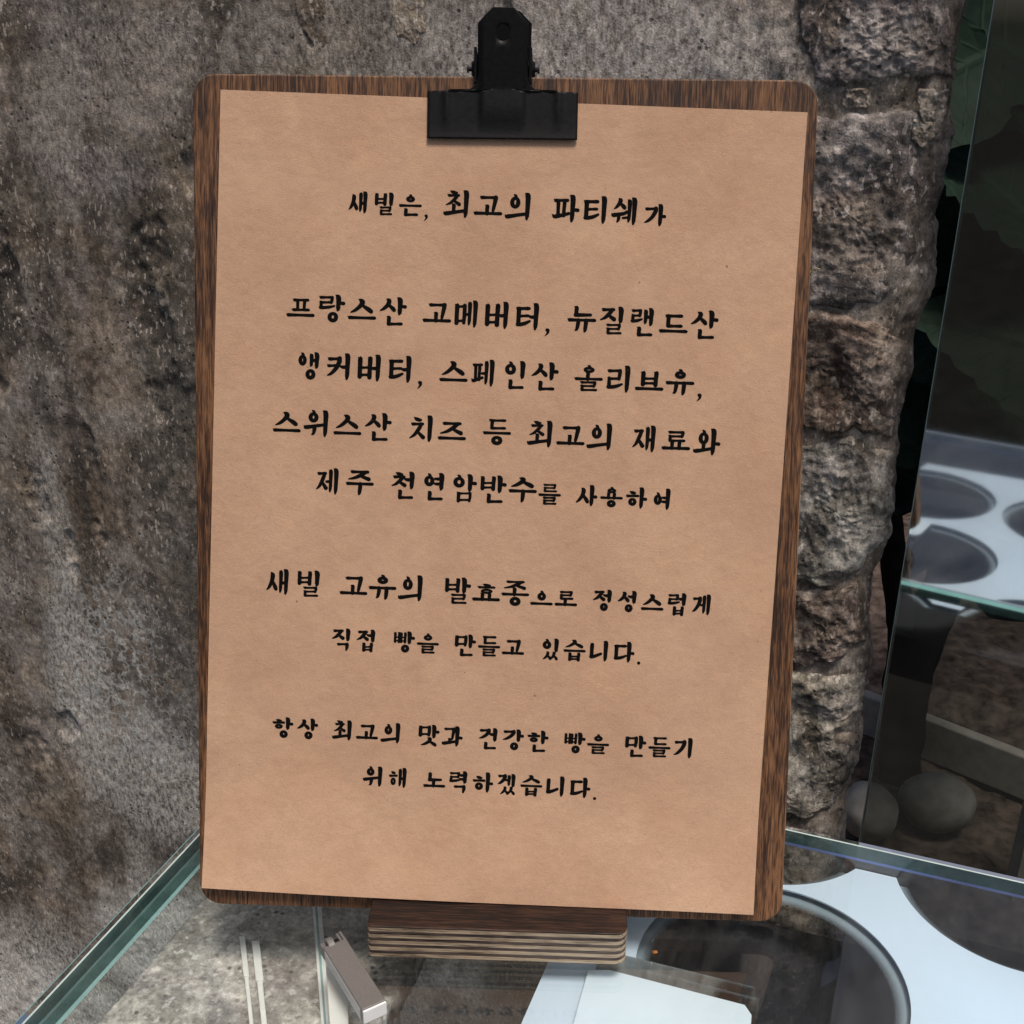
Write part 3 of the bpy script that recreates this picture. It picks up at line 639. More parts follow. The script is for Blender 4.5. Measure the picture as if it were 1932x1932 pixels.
def jamo(c, x0, y0, x1, y1, w=1.0, pos='L'):
    dx, dy = x1-x0, y1-y0; X = lambda a: x0+a*dx; Y = lambda a: y0+a*dy; k = WT*w
    wh = w*min(1.05, .74+dy*.8)
    if c == 'ㄱ':
        if pos == 'L':
            return [H(X(.02), X(.92), Y(.93), w), [(X(.88), Y(.97), k*1.1), (X(.86), Y(.78), k*1.1), (X(.62), Y(.42), k*.98), (X(.25), Y(.13), k*.75), (X(-.03), Y(.02), k*.3)]]
        if pos == 'T': return [H(X(.02), X(.95), Y(.93), w), [(X(.93), Y(.95), k*1.1), (X(.90), Y(.70), k*1.05), (X(.80), Y(.12), k*.8), (X(.77), Y(0), k*.5)]]
        return [H(X(.02), X(.9), Y(.9), wh), [(X(.88), Y(.95), k*1.0), (X(.88), Y(.5), k*1.0), (X(.82), Y(-.05), k*.6)]]
    if c == 'ㅋ': return jamo('ㄱ', x0, y0, x1, y1, w, pos) + [H(X(-.04), X(.66), Y(.55), w*.9)]
    if c == 'ㄴ':
        if pos == 'F': return [Vs(X(.16), Y(.10), Y(1.0), wh), H(X(.12), X(1), Y(.10), wh)]
        return [Vs(X(.14), Y(.14), Y(1.02), w), [(X(.10), Y(.10), k*1.0), (X(.3), Y(.11), k*.95), (X(.6), Y(.20) if pos == 'L' else Y(.13), k*.85), (X(1.0), Y(.33) if pos == 'L' else Y(.16), k*.75)]]
    if c in 'ㄷㅌ':
        o = [H(X(.02), X(.98), Y(.94), wh), Vs(X(.17), Y(.10), Y(.96), w), ]
        if pos == 'L': o.append([(X(.12), Y(.08), k*.95), (X(.35), Y(.08), k*.9), (X(.7), Y(.15), k*.85), (X(1.03), Y(.27), k*.6)])
        else: o.append(H(X(.10), X(.98), Y(.08), wh))
        if c == 'ㅌ': o.append(H(X(.14), X(.95), Y(.54), wh*.85))
        return o
    if c == 'ㄹ':
        o = [H(X(.02), X(.92), Y(.95), wh*.9), [(X(.88), Y(.97), k*.9), (X(.87), Y(.76), k*.9), (X(.82), Y(.52), k*.8)], H(X(.04), X(.88), Y(.52), wh*.85), [(X(.10), Y(.56), k*.7), (X(.12), Y(.3), k*.9), (X(.12), Y(.08), k*.9)]]
        if pos == 'L': o.append([(X(.08), Y(.07), k*.95), (X(.35), Y(.07), k*.88), (X(.7), Y(.13), k*.82), (X(1.05), Y(.24), k*.55)])
        else: o.append(H(X(.06), X(1), Y(.06), wh*.9))
        return o
    if c == 'ㅁ': return [Vs(X(.10), Y(.0), Y(1), wh), H(X(.06), X(.92), Y(.90), wh*.85), [(X(.90), Y(.96), k*wh), (X(.90), Y(.5), k*wh), (X(.86), Y(.02), k*.85*wh)], H(X(.08), X(.9), Y(.12), wh*.85)]
    if c == 'ㅂ': return [Vs(X(.10), Y(.02), Y(1.05), wh), Vs(X(.88), Y(.0), Y(1.08), wh, -.01), H(X(.08), X(.88), Y(.52), wh*.8), H(X(.08), X(.88), Y(.12), wh*.85)]
    if c == 'ㅃ':
        return jamo('ㅂ', x0, y0, X(.46), y1, w*.72) + jamo('ㅂ', X(.54), y0, x1, y1, w*.72)
    if c == 'ㅅ':
        if pos == 'T':
            return [[(X(.34), Y(1.05), k*.25), (X(.44), Y(.97), k*1.0), (X(.52), Y(.82), k*1.2), (X(.38), Y(.5), k*1.0), (X(.18), Y(.22), k*.8), (X(-.02), Y(.05), k*.35)],
                    [(X(.47), Y(.68), k*.5), (X(.62), Y(.5), k*.85), (X(.82), Y(.30), k*1.12), (X(.93), Y(.17), k*1.05)]]
        return [[(X(.38), Y(1.04), k*.25), (X(.50), Y(.95), k*1.0), (X(.56), Y(.82), k*1.15), (X(.45), Y(.5), k*1.0), (X(.2), Y(.2), k*.78), (X(-.03), Y(.04), k*.35)],
                [(X(.50), Y(.62), k*.5), (X(.66), Y(.42), k*.85), (X(.84), Y(.22), k*1.05), (X(.92), Y(.10), k*.95)]]
    if c == 'ㅆ':
        return jamo('ㅅ', x0, y0, X(.55), y1, w*.82, pos) + jamo('ㅅ', X(.45), y0, x1, y1, w*.82, pos)
    if c == 'ㅈ':
        return [H(X(.08), X(.92), Y(.93), wh*.95), [(X(.80), Y(.94), k*.9), (X(.60), Y(.62), k*1.0), (X(.30), Y(.26), k*.8), (X(-.03), Y(.05), k*.35)], [(X(.50), Y(.50), k*.5), (X(.70), Y(.32), k*.85), (X(.95), Y(.12), k*1.05)]]
    if c == 'ㅊ':
        return [[(X(.26), Y(1.10), k*.3), (X(.42), Y(1.02), k*.9), (X(.66), Y(.97), k*.8), (X(.74), Y(.98), k*.6)]] + jamo('ㅈ', x0, y0, x1, Y(.82), w*.95, pos)
    if c == 'ㅇ': return [RING(X(.05), Y(0), X(.95), Y(.92), w)] + ([[(X(.40), Y(1.06), k*.35), (X(.50), Y(.98), k*.75), (X(.56), Y(.88), k*.8)]] if pos != 'F' else [])
    if c == 'ㅎ':
        return [[(X(.28), Y(1.14), k*.3), (X(.42), Y(1.06), k*.85), (X(.66), Y(1.02), k*.75), (X(.72), Y(1.03), k*.5)], H(X(-.02), X(1.0), Y(.78), wh*.85), RING(X(.14), Y(0), X(.88), Y(.64), w*.92)]
    if c == 'ㅍ':
        o = [H(X(.04), X(.96), Y(.94), wh*.95), Vs(X(.30), Y(.14), Y(.90), w*.85, .01), Vs(X(.72), Y(.14), Y(.90), w*.85, -.01)]
        if pos == 'L': o.append([(X(-.05), Y(.16), k*.35), (X(.10), Y(.08), k*.95), (X(.5), Y(.14), k*.85), (X(1.04), Y(.26), k*.75)])
        else: o.append(H(X(0), X(1), Y(.10), wh*.95))
        return o
    return []
LI = 'ㄱㄲㄴㄷㄸㄹㅁㅂㅃㅅㅆㅇㅈㅉㅊㅋㅌㅍㅎ'; VI = 'ㅏㅐㅑㅒㅓㅔㅕㅖㅗㅘㅙㅚㅛㅜㅝㅞㅟㅠㅡㅢㅣ'
FI = ['', 'ㄱ', 'ㄲ', 'ㄳ', 'ㄴ', 'ㄵ', 'ㄶ', 'ㄷ', 'ㄹ', 'ㄺ', 'ㄻ', 'ㄼ', 'ㄽ', 'ㄾ', 'ㄿ', 'ㅀ', 'ㅁ', 'ㅂ', 'ㅄ', 'ㅅ', 'ㅆ', 'ㅇ', 'ㅈ', 'ㅊ', 'ㅋ', 'ㅌ', 'ㅍ', 'ㅎ']
def syllable(ch):
    if ch == ',': return [[(.10, .08, .060), (.13, .06, .075), (.14, .0, .055), (.10, -.08, .032), (.03, -.15, .012)]]
    if ch == '.': return [('dot', .10, .06, .080)]
    n = ord(ch)-0xAC00; L, Vw, F = LI[n//588], VI[(n % 588)//28], FI[n % 28]
    S = []
    if Vw in 'ㅏㅐㅑㅓㅔㅕㅖㅣ':
        two = Vw in 'ㅐㅔㅖ'
        yb = .40 if F else 0
        cx1 = .43 if two else .60
        if Vw in 'ㅓㅕ': cx1 -= .03
        cy0, cy1 = (.50, .93) if F else (.17, .85)
        if L == 'ㅇ': cy0, cy1 = (.50, .95) if F else (.24, .78)
        if L == 'ㅎ': cy0, cy1 = (.44, .84) if F else (.14, .74)
        if L == 'ㅊ': cy0, cy1 = (.45, .92) if F else (.12, .86)
        x0 = .03
        if L == 'ㅇ' and not two: x0 = .08
        w = .95 if F or two else 1.0
        S += jamo(L, x0, cy0, cx1, cy1, w*(.92 if L in 'ㄹㅍㅂㅌ' and (F or two) else 1), 'L')
        vy0, vy1 = (.33, 1.0) if F else (0, 1.0)
        if F and F in 'ㄱㄹㅂ': vy0 = .38
        if F == 'ㅇ': vy0 = .38
        ym = (vy0+vy1)/2 + (.02 if F else -.02)
        if two:
            xa, xb = .60, .82
            S.append(V(xb+.01, vy0, vy1, .92)); S.append(V(xa, vy0+.07, vy1-.06, .80, .7))
            if Vw == 'ㅐ': S.append([(xa, ym, WT*.8), (xb, ym+.01, WT*.8)])
            else: S.append([(xa-.17, ym+.02, WT*.6), (xa, ym+.03, WT*.75)])
        else:
            xv = .78 if Vw in 'ㅏㅑ' else .84
            if Vw == 'ㅏ' and not F: xv = .76
            S.append(V(xv, vy0, vy1, 1.0))
            if Vw == 'ㅏ': S.append([(xv, ym, WT*.8), (xv+.12, ym+.005, WT*.8), (xv+.21, ym+.0, WT*.85)])
            if Vw == 'ㅓ': S.append([(xv-.30, ym+.06, WT*.5), (xv-.18, ym+.03, WT*.8), (xv, ym+.045, WT*.85)])
            if Vw == 'ㅕ':
                for d in (.11, -.08): S.append([(xv-.27, ym+d+.005, WT*.6), (xv-.15, ym+d, WT*.75), (xv, ym+d+.01, WT*.8)])
        if F:
            fx0, fx1 = (.30, .88)
            if F == 'ㅇ': fx0, fx1 = .34, .82; S += jamo('ㅇ', fx0, -.01, fx1, .42, .95, 'F')
            elif F in 'ㅅㅆ': S += jamo(F, .18, .0, .92, .36, .9, 'F')
            elif F == 'ㄴ': S += jamo(F, .26, .0, .88, .30, .95, 'F')
            elif F == 'ㄹ': S += jamo(F, .27, .02, .88, .36, .80, 'F')
            elif F == 'ㅂ': S += jamo(F, .32, .0, .84, .34, .85, 'F')
            elif F == 'ㅁ': S += jamo(F, .28, .0, .86, .32, .85, 'F')
            elif F == 'ㄱ': S += jamo(F, .28, .0, .88, .28, .95, 'F')
    elif Vw in 'ㅗㅛㅜㅠㅡ':
        if not F:
            if Vw == 'ㅡ': by, c0, c1 = .10, .30, .86
            elif Vw in 'ㅗㅛ': by, c0, c1 = .12, .46, .92
            else: by, c0, c1 = .47, .64, 1.0
        else:
            by = .47; c0, c1 = .64, 1.0
            if Vw in 'ㅗㅛ': c0 = .70; by = .46
        xa, xb = .20, .82
        if L == 'ㅇ': xa, xb = .27, .74; 
        if L == 'ㅇ' and F: c1 = .98
        if L == 'ㅅ': xa, xb = .10, .90
        if L == 'ㅅ' and not F and Vw == 'ㅡ': c0, c1 = .32, .95
        if L == 'ㅊ': c1 -= .04
        if L == 'ㅎ': c0, c1 = c0-.06, c1-.10
        if L == 'ㅈ': xa, xb = .10, .88
        if L == 'ㄱ' and Vw == 'ㅗ': c0 = .22 if not F else c0
        wc = .95 if not F else .82
        if L == 'ㅍ' or L == 'ㄹ': wc *= .92
        if L == 'ㅎ': wc *= .85
        S += jamo(L, xa, c0, xb, c1, wc, 'T')
        S.append(H(0.0, 1.0, by, .98 if not F else .88, True))
        if Vw == 'ㅗ': S.append(Vs(.47, by, (c0+.02) if L != 'ㄱ' or F else .50, .9))
        if Vw == 'ㅛ':
            for x in (.36, .63): S.append(Vs(x, by, c0+.02, .85))
        if Vw == 'ㅜ': S.append([(.52, by, WT*.95), (.52, by-.15, WT), (.50, .10, WT*.85), (.48, .03, WT*.5)])
        if Vw == 'ㅠ':
            S.append([(.37, by, WT*.9), (.37, by-.15, WT*.95), (.33, .10, WT*.75), (.28, .05, WT*.4)])
            S.append([(.66, by, WT*.95), (.66, by-.15, WT), (.64, .08, WT*.85), (.62, .01, WT*.5)])
        if F:
            if F == 'ㅇ': S += jamo('ㅇ', .27, -.02, .75, .40, .95, 'F')
            elif F == 'ㄴ': S += jamo(F, .20, .0, .84, .30, .95, 'F')
            elif F == 'ㄹ': S += jamo(F, .20, .0, .82, .34, .82, 'F')
            elif F == 'ㅂ': S += jamo(F, .24, .0, .78, .33, .85, 'F')
    else:
        by = .20 if Vw in 'ㅢ' else (.22 if Vw in 'ㅘㅚ' else .42)
        c0, c1 = {'ㅢ': (.44, .92), 'ㅘ': (.42, .92), 'ㅚ': (.46, .94), 'ㅟ': (.55, .98), 'ㅞ': (.58, .95)}[Vw]
        x1 = .60 if Vw != 'ㅞ' else .50
        if L == 'ㄱ': c0 = .36
        if L == 'ㅇ': S += jamo(L, .12, c0, x1-.02, c1, .95, 'T')
        else: S += jamo(L, .08, c0, x1, c1, .85, 'T')
        xe = .84 if Vw != 'ㅞ' else .56
        S.append([(-.02, by-.005, WT*.3), (.03, by-.045, WT*.95), (.14, by-.045, WT*.95), (.45, by+.01, WT*.8), (xe if Vw != 'ㅘ' else .74, by+.07, WT*.75)])
        if Vw in 'ㅘㅚ': S.append(Vs(.36, by-.01, c0+.05, .85))
        if Vw == 'ㅟ': S.append([(.40, by, WT*.9), (.40, by-.12, WT*.95), (.36, .14, WT*.7), (.30, .10, WT*.35)])
        if Vw == 'ㅞ':
            S.append([(.26, by-.02, WT*.75), (.25, .22, WT*.8), (.20, .12, WT*.4)])
            S.append(V(.85, 0, 1, .95)); S.append(V(.66, .09, .93, .82, .8)); S.append([(.42, .27, WT*.55), (.66, .30, WT*.65)])
        else:
            xv = .84 if Vw != 'ㅘ' else .74
            S.append(V(xv, 0, 1, 1.0))
            if Vw == 'ㅘ': S.append([(xv, .46, WT*.8), (xv+.12, .465, WT*.8), (xv+.22, .46, WT*.85)])
    if Vw in 'ㅡㅗㅛ' and not F: return remap(S, 0, 1, .13, .77)
    if Vw in 'ㅜㅠ' and not F: return remap(S, 0, 1, .05, .90)
    if Vw in 'ㅡㅗㅛㅜㅠ': return remap(S, 0, 1, .04, .93)
    if Vw in 'ㅏㅐㅑㅓㅔㅕㅖㅣ': return remap(S, .05 if Vw != 'ㅏ' else .02, .90 if Vw != 'ㅏ' else .95, 0, 1)
    return remap(S, .03, .94, 0, 1)
def remap(S, ax, bx, ay, by_):
    out = []
    for t in S:
        if t[0] == 'ring': out.append(('ring', ax+bx*t[1], ay+by_*t[2], bx*t[3], by_*t[4], t[5]))
        elif t[0] == 'dot': out.append(t)
        else: out.append([(ax+bx*q[0], ay+by_*q[1], q[2]) for q in t])
    return out
def emit(verts, faces, strokes, fn, k0):
    k = k0
    for st_ in strokes:
        k += 1; off = .000003*(k % 9)
        b = len(verts)
        if st_[0] == 'dot':
            _, x, y, r = st_; verts.append(fn(x, y, off)); n = 18
            for i in range(n): verts.append(fn(x+r*math.cos(2*math.pi*i/n), y+r*math.sin(2*math.pi*i/n), off))
            for i in range(n): faces.append((b, b+1+i, b+1+(i+1) % n))
            continue
        if st_[0] == 'ring':
            _, cx, cy, rx, ry, w_ = st_; n = 32; h = WT*w_
            for i in range(n):
                a = 2*math.pi*i/n; hh = h*(1.0+.12*math.cos(a)**2*1.0 - .05*math.sin(a))
                rxo, ryo = rx, ry; ca, sa = math.cos(a), math.sin(a)
                verts.append(fn(cx+rxo*ca, cy+ryo*sa, off)); verts.append(fn(cx+max(.01, rxo-2*hh*.95)*ca, cy+max(.01, ryo-2*hh*.88)*sa, off))
            for i in range(n):
                j = (i+1) % n; faces.append((b+2*i, b+2*j, b+2*j+1, b+2*i+1))
            continue
        C = cr(st_); n = len(C)
        # round caps: extend by half width
        def dirn(i):
            a, c_ = C[max(0, i-1)], C[min(n-1, i+1)]; dx, dy = c_[0]-a[0], c_[1]-a[1]; l = math.hypot(dx, dy) or 1; return dx/l, dy/l
        L_, R_ = [], []
        rows = []
        dx, dy = dirn(0); x, y, h = C[0]
        for t_ in (-.98, -.75, -.4): rows.append((x+dx*h*t_, y+dy*h*t_, h*math.sqrt(1-t_*t_), dx, dy))
        for i in range(n): rows.append((*C[i], *dirn(i)))
        dx, dy = dirn(n-1); x, y, h = C[-1]
        for t_ in (.4, .75, .98): rows.append((x+dx*h*t_, y+dy*h*t_, h*math.sqrt(1-t_*t_), dx, dy))
        for (x, y, h, dx, dy) in rows:
            verts.append(fn(x-dy*h, y+dx*h, off)); verts.append(fn(x+dy*h, y-dx*h, off))
        for i in range(len(rows)-1): faces.append((b+2*i, b+2*i+1, b+2*i+3, b+2*i+2))
    return k
# word, baseline centre of its first and last syllable on the board in mm, size
WT0 = WT
LINES = [
 [('새빌은,', -51.8, 263.6, -33.0, 263.0, .8), ('최고의', -15.9, 262.5, 6.4, 261.9, 1), ('파티쉐', 23.4, 261.4, 44.8, 260.8, 1), ('가', 55.6, 260.5, 55.6, 260.5, .8)],
 [('프랑스산', -73.0, 224.8, -39.0, 223.9, 1), ('고메버터,', -22.8, 223.5, 10.4, 222.6, 1), ('뉴질랜드산', 30.1, 222.1, 74.5, 221.0, 1)],
 [('앵커버터,', -69.9, 203.5, -36.0, 202.7, 1), ('스페인산', -16.4, 202.2, 17.0, 201.3, 1), ('올리브유,', 33.1, 200.9, 66.4, 200.0, 1)],
 [('스위스산', -78.1, 182.5, -44.2, 181.6, 1), ('치즈', -27.9, 181.1, -16.7, 180.8, 1), ('등', -.1, 180.4, -.1, 180.4, 1), ('최고의', 16.1, 180.0, 38.0, 179.4, 1), ('재료와', 54.3, 179.0, 77.1, 178.3, 1)],
 [('제주', -62.6, 160.9, -50.8, 160.6, 1), ('천연암반수', -34.4, 160.2, 9.8, 159.2, 1), ('를', 19.8, 158.9, 19.8, 158.9, .8), ('사용하여', 33.5, 158.6, 61.0, 157.9, .8)],
 [('새빌', -81.3, 122.6, -69.7, 122.3, 1), ('고유의', -52.9, 121.9, -31.1, 121.4, 1), ('발효종', -13.9, 121.0, 7.8, 120.5, 1), ('으로', 17.7, 120.2, 26.8, 120.0, .8), ('정성스럽게', 40.5, 119.7, 77.4, 118.8, .8)],
 [('직접', -57.3, 102.5, -47.9, 102.3, .8), ('빵을', -33.7, 102.0, -24.7, 101.7, .8), ('만들고', -10.7, 101.4, 7.4, 101.0, .8), ('있습니다.', 21.2, 100.7, 48.9, 100.1, .8)],
 [('항상', -79.8, 67.6, -70.3, 67.4, .8), ('최고의', -56.7, 67.1, -38.2, 66.6, .8), ('맛과', -24.0, 66.3, -14.9, 66.0, .8), ('건강한', -1.2, 65.7, 17.3, 65.2, .8), ('빵을', 31.3, 64.9, 40.2, 64.7, .8), ('만들기', 54.2, 64.3, 72.4, 63.9, .8)],
 [('위해', -44.9, 49.4, -35.4, 49.2, .8), ('노력하겠습니다.', -21.6, 48.8, 33.8, 47.4, .8)]]
EM = 9.75
for ln in LINES:
    verts, faces = [], []; k = 0
    for (wd, xa, ya, xb, yb, sz_) in ln:
        syl = [c for c in wd if c not in ',.']; n = len(syl); ang = math.atan2(-.0277, 1)
        em = EM*sz_; i = -1
        for ch in wd:
            if ch in ',.': cx, cy = cx + em*.5 + em*.14, cy - .35
            else:
                i += 1; f = i/max(1, n-1); cx = xa+(xb-xa)*f; cy = ya+(yb-ya)*f
            ca, sa = math.cos(ang), math.sin(ang)
            def fn(x, y, off, cx=cx, cy=cy, em=em, ch=ch):
                x = (x - (.5 if ch not in ',.' else 0))*em; y = y*em
                u = (cx + x*ca - y*sa)/1000; v = (cy + x*sa + y*ca)/1000
                return (u, v, float(paper_w(u, v)) + .00006 + off)
            WT = WT0*(1.0 if sz_ == 1 else 1.13)
            k = emit(verts, faces, syllable(ch), fn, k)
    me = bpy.data.meshes.new('text_line'); me.from_pydata(verts, [], faces); me.update(); me.materials.append(M['ink'])
    o = link('text_line', me, paper)

# ------------------------------------------------------------------ bulldog clip
CW = .0005
clip = empty('bulldog_clip', (0, 0, ZB), board_rot); tag(clip, 'matte black bulldog clip gripping the paper at the top of the board', 'clip')
TILT = R(13)
def clip_plate(front=True):
    # front surface as a height grid over the T outline: jaw, shoulders, raised centre channel, side ribs
    J0, J1, N1 = .2905, .3075, .3337
    def wid(v):
        if v < J0: return .0268
        if v < J1-.0004: return .0270
        if v < J1+.0045:
            t_ = (v-J1)/.0045; t_ = max(0, t_); return .0092 + .0042*(1-math.sqrt(max(0, 1-(1-t_)**2)))
        if v < .3290: return .0090
        return .0090 - .0052*(v-.3290)/(N1-.3290)
    rows = [J0, J0+.0004, J0+.0010, J0+.003, J0+.006, J0+.009, J0+.012, J1-.0012, J1-.0006, J1-.0002] + [J1+.0001+.0045*i/8 for i in range(9)] + [.315, .318, .321, .324, .3265, .3280, .3290, .3302, .3320, N1-.0003, N1]
    ts = np.linspace(-1, 1, 91)
    hgt = []
    for v in rows:
        W_ = wid(v)
        row = []
        for t_ in ts:
            u = t_*W_
            jaw = v < J1
            h = .0022
            ch = 1/(1+math.exp((abs(u)-.0078)/.00035))
            low = min(1, max(0, (v-(J0+.004))/.004))
            h += .0011*ch*low
            for ru in (-.0212, -.0135*0-.0212, .0190):
                pass
            if jaw: h += .0007*low*(math.exp(-((abs(u)-.0200)/.0014)**2))
            h += .0003*math.exp(-((v-J0)/.0018)**2)*(1 if jaw else 0)
            edge = (1-abs(t_))*W_
            h -= .0006*max(0, 1-edge/.0005)
            h += max(0, v-J1)*math.tan(TILT)
            row.append((u, v, h))
        hgt.append(row)
    return np.array(hgt)
G = clip_plate()
bm = bmesh.new(); ny, nx = G.shape[:2]
vs = [[bm.verts.new(G[i, j]) for j in range(nx)] for i in range(ny)]
hole = (0.0, .3256, .0027)
for i in range(ny-1):
    for j in range(nx-1): bm.faces.new((vs[i][j], vs[i][j+1], vs[i+1][j+1], vs[i+1][j]))
# punch the hole: delete faces inside and snap the rim to the circle
dele = [f for f in bm.faces if (f.calc_center_median().x-hole[0])**2 + (f.calc_center_median().y-hole[1])**2 < (hole[2]*.98)**2]
bmesh.ops.delete(bm, geom=dele, context='FACES')
for v in bm.verts:
    dx, dy = v.co.x-hole[0], v.co.y-hole[1]; d_ = math.hypot(dx, dy)
    if v.is_boundary and d_ < hole[2]*1.9: v.co.x = hole[0]+dx/d_*hole[2]; v.co.y = hole[1]+dy/d_*hole[2]
r_ = bmesh.ops.solidify(bm, geom=list(bm.faces), thickness=.0009)
bmesh.ops.recalc_face_normals(bm, faces=list(bm.faces))
obj('front_plate', bm, 'black_metal', clip, True)
bm = bmesh.new()
box(bm, -.027, .027, .292, .3085, -.0078, -.0068, .0003)
prism(bm, [(-.0096, .3086), (.0096, .3086), (.0096, .3355), (.0050, .3404), (-.0050, .3404), (-.0096, .3355)], -.0078, -.0070, .0002)
for v in bm.verts: v.co.z -= max(0, v.co.y-.3085)*math.tan(R(15))
obj('rear_plate', bm, 'black_matte', clip)
bm = bmesh.new(); tube(bm, (-.0125, .3158, -.0022), (.0122, .3158, -.0022), .0009, 12); tube(bm, (.0122, .3158, -.0022), (.0130, .3158, -.0022), .0014, 10); tube(bm, (-.0132, .3158, -.0022), (-.0125, .3158, -.0022), .0014, 10)
obj('pivot_pin', bm, 'black_shiny', clip)
bm = bmesh.new()
for s_ in (-1, 1):
    prv = None
    for k in range(61):
        a = 2*math.pi*k/15; p_ = Vector((s_*(.0040+.0016*k/15), .3158+.0024*math.cos(a), -.0022+.0024*math.sin(a)))
        if prv is not None: tube(bm, prv, p_, .0005, 6, False)
        prv = p_
obj('spring', bm, 'black_shiny', clip, True)
for s_ in (-1, 1):     # side ears that carry the pin
    bm = bmesh.new()
    pts = [(.3100, .0026), (.3215, .0050), (.3205, -.0035), (.3185, -.0075), (.3125, -.0075), (.3095, -.0010)]
    A = [bm.verts.new((s_*.0094, y, z)) for y, z in pts]; B = [bm.verts.new((s_*.0103, y, z)) for y, z in pts]
    bm.faces.new(A); bm.faces.new(B[::-1])
    for i in range(len(pts)): bm.faces.new((A[i], A[(i+1) % len(pts)], B[(i+1) % len(pts)], B[i]))
    bmesh.ops.recalc_face_normals(bm, faces=list(bm.faces))
    tube(bm, (s_*.0100, .3158, -.0022), (s_*.0114, .3158, -.0022), .0034, 16, True, .0024)
    obj('ear', bm, 'black_metal', clip)

# ------------------------------------------------------------------ mirror-like window pane at the right
WPX = Vector((.2001, .1842, 0)); WA = R(23.18)
wn = empty('window_pane', WPX, (0, 0, -WA)); tag(wn, 'tall reflecting glass pane right of the stone wall, in front of the dark garden', 'glass pane')
bm = bmesh.new(); quad(bm, (0, 0, -.5), (1.1, 0, -.5), (1.1, 0, .75), (0, 0, .75)); obj('glass', bm, 'window', wn)
bm = bmesh.new(); box(bm, -.0005, 0.0004, .0003, .0078, -.5, .75); obj('polished_edge', bm, 'window_edge', wn)

# ------------------------------------------------------------------ garden behind the pane
def leaf_mesh(n=30, wr=.42, fold=.12, curl=.25):
    bm = bmesh.new(); rows = []
    for i in range(n+1):
        t_ = i/n; wd_ = wr*math.sin(math.pi*min(1, t_*1.0)**.75)*(1-.15*t_); wd_ = max(wd_, .002)
        zc = -curl*t_*t_
        rows.append([bm.verts.new((s_*wd_, t_, zc+abs(s_)**1.4*fold*wd_/wr + .02*math.cos((i+abs(s_)*-1.2)*2.2)*min(1, abs(s_)*1.5))) for s_ in (-1, -.6, -.25, 0, .25, .6, 1)])
    for i in range(n):
        for j in range(6): bm.faces.new((rows[i][j], rows[i][j+1], rows[i+1][j+1], rows[i+1][j]))
    me = bpy.data.meshes.new('leaf'); bm.to_mesh(me); bm.free(); me.materials.append(M['leaf'])
    for p in me.polygons: p.use_smooth = True
    return me
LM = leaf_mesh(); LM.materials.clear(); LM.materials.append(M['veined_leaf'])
plant = empty('broadleaf_plant', (.86, .80, GZ)); tag(plant, 'dark broad leaved plant standing in the shade behind the glass pane', 'plant')
rg = random.Random(3)
bm = bmesh.new(); tube(bm, (0, 0, 0), (.03, .02, .9), .009, 10, True, .005)
obj('stem', bm, 'bark', plant, True)
def at_d(x, y, dist):
    d = px_ray(x, y); return CAM + d*(dist/d.dot(fw))
lv = [(1960, 640, .80, .17, 200, .1), (1745, 160, .80, .14, 150, .2), (1880, 60, .84, .16, 230, -.1), (1770, 420, .88, .15, 130, .1), (1900, 330, .82, .18, 250, .2)]
for q in range(44):
    lv.append((1640+360*rg.random(), -60+1080*rg.random()**.85, rg.uniform(.88, 1.15), rg.uniform(.10, .17), rg.uniform(40, 320), rg.uniform(-.4, .4)))
for (x, y, dist, size, tip, roll_) in lv:
    P_ = at_d(x, y, dist); a = R(tip)
    yax = (r2*math.cos(a) - u2*math.sin(a)*1.0); nrm = (-fw + Vector((0, 0, rg.uniform(.1, .8))) + r2*roll_*1.6).normalized()
    yax = (yax - nrm*yax.dot(nrm)).normalized(); xax = yax.cross(nrm)
    o = link('leaf', LM, plant); base_ = P_ - yax*size*.5 - plant.location
    o.matrix_basis = Matrix(((xax.x*size, yax.x*size, nrm.x*size, base_.x), (xax.y*size, yax.y*size, nrm.y*size, base_.y), (xax.z*size, yax.z*size, nrm.z*size, base_.z), (0, 0, 0, 1)))
# dense foliage further back, plus an unseen canopy added overhead to shade the garden
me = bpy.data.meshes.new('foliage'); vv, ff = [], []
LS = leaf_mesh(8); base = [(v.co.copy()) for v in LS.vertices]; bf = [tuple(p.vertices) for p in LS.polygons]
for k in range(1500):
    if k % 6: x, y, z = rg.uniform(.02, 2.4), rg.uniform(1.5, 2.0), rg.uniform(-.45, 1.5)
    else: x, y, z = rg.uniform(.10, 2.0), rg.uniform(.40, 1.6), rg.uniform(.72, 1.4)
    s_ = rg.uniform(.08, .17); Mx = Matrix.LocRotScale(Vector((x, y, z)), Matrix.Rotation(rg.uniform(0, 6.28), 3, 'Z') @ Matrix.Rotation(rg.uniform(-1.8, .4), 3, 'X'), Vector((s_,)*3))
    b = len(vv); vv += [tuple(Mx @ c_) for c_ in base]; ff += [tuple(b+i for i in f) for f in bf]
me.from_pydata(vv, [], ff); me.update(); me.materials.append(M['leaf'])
tag(link('foliage', me), 'dark green foliage mass behind the glass pane, with an unseen canopy added to shade the garden', 'foliage', kind='stuff')
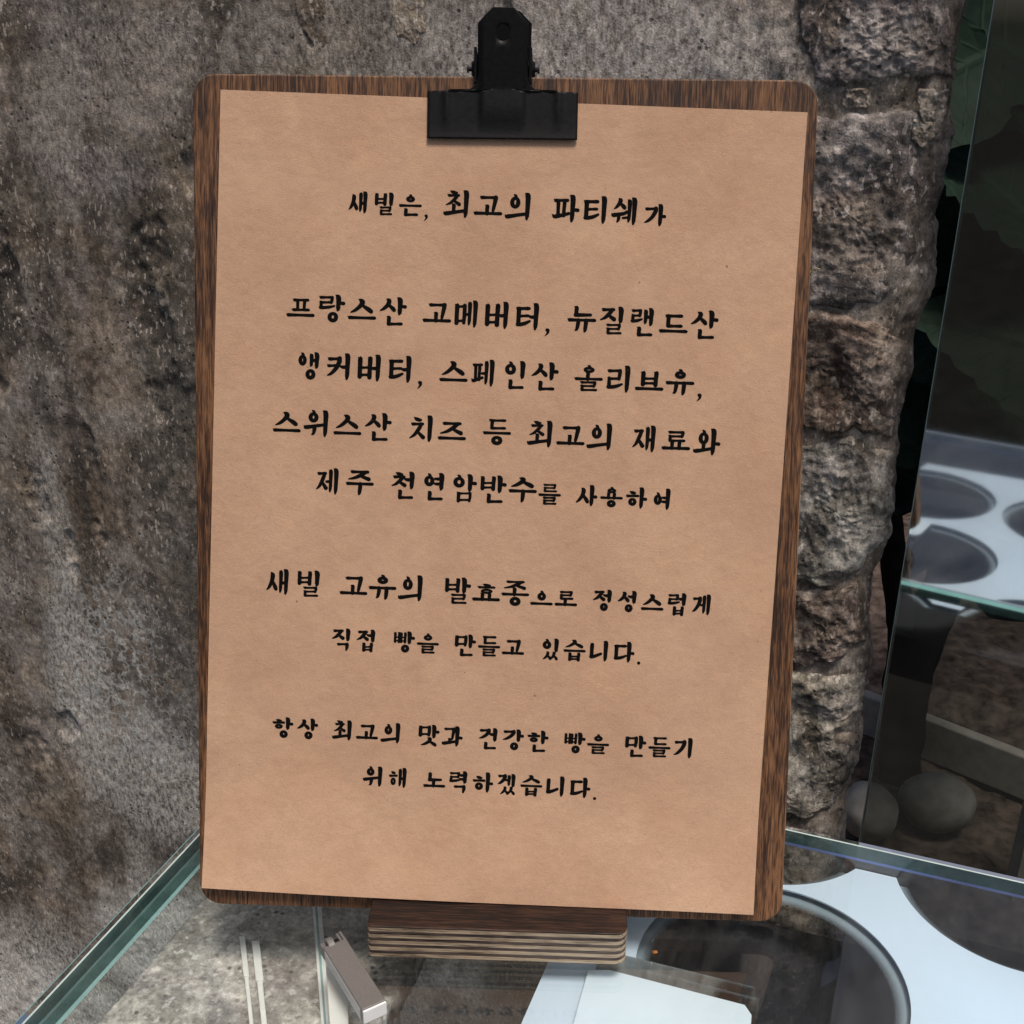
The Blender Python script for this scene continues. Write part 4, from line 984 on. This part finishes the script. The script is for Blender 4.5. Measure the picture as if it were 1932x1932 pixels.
# forked tree behind the pane
def limb(bm, pts, n=16, seed=0):
    rings = []
    for i, (P_, r_) in enumerate(pts):
        ring_ = []
        for k in range(n):
            a = 2*math.pi*k/n; rr = r_*(1+.13*mnoise.noise(Vector((math.cos(a)*1.3, math.sin(a)*1.3, i*.5+seed))))
            ring_.append(bm.verts.new(P_ + rt*math.cos(a)*rr + Vector((0, 1, 0))*math.sin(a)*rr))
        rings.append(ring_)
    for A, B in zip(rings[:-1], rings[1:]):
        for k in range(n): bm.faces.new((A[k], A[(k+1) % n], B[(k+1) % n], B[k]))
def at_depth(x, y, dist):
    d = px_ray(x, y); return CAM + d*(dist/d.dot(fw))
def path(ps, dist, n=6):
    out = []
    for (a, b) in zip(ps[:-1], ps[1:]):
        for i in range(n):
            t_ = i/n; x = a[0]+(b[0]-a[0])*t_; y = a[1]+(b[1]-a[1])*t_; w_ = a[2]+(b[2]-a[2])*t_
            out.append((at_depth(x, y, dist), w_*dist/2170.6))
    out.append((at_depth(*ps[-1][:2], dist), ps[-1][2]*dist/2170.6)); return out
g_ = unproj(1700, 1462, GZ); TDI = (g_-CAM).dot(fw)
tree = empty('forked_tree', g_); tag(tree, 'dark forked tree trunk rising from the shaded ground behind the glass pane', 'tree')
bm = bmesh.new(); TP = tree.location.copy()
for ps, sd_ in (([(1700, 1490, 44), (1698, 1430, 38), (1706, 1330, 43), (1718, 1230, 44), (1722, 1180, 40)], 0), ([(1712, 1250, 36), (1700, 1180, 26), (1688, 1080, 26), (1672, 900, 22), (1668, 600, 16)], 4), ([(1722, 1260, 38), (1750, 1180, 42), (1790, 1080, 38), (1840, 900, 32), (1860, 500, 22)], 8)):
    limb(bm, [(p_-TP, r_) for p_, r_ in path(ps, TDI)], seed=sd_)
obj('trunk', bm, 'bark', tree, True)
# kerb, pebbles, post
kb = unproj(1740, 1395, GZ+.06); 
a, b = unproj(1600, 1300, GZ+.05), unproj(1960, 1440, GZ+.05); dv = (b-a); dv.z = 0; L_ = dv.length
bm = bmesh.new(); box(bm, -.15, L_+.5, -.0, .014, -.05, 0, .002)
o = obj('kerb', bm, 'kerb', loc=a, rot=(0, 0, math.atan2(dv.y, dv.x))); tag(o, 'low pale stone kerb crossing the shaded ground behind the pane', 'kerb')
def pebble(x, y, z, r, sq, lab, rot=0):
    P_ = unproj(x, y, z); bm = bmesh.new(); bmesh.ops.create_icosphere(bm, subdivisions=4, radius=1)
    for v in bm.verts:
        n_ = 1+.07*mnoise.noise(v.co*1.6+Vector((x, y, 0))); v.co = Vector((v.co.x*sq[0], v.co.y*sq[1], v.co.z*sq[2]))*r*n_
    o = obj('boulder', bm, 'pebble', None, True, loc=P_, rot=(0, 0, rot)); tag(o, lab, 'boulder', 'rounded boulders behind the pane'); return o
pebble(1640, 1530, GZ+.03, .0290, (.95, 1, .95), 'rounded grey boulder beside the lower end of the stone wall')
pebble(1768, 1514, GZ+.03, .0310, (1.2, 1, .95), 'wider rounded grey boulder to the right of the other one')
a = unproj(1932, 1590, -.36); bm = bmesh.new(); box(bm, -.004, .03, -.01, .01, -.06, .085, .001)
o = obj('post', bm, 'kerb', loc=a); tag(o, 'short grey post at the right edge beyond the case', 'post')
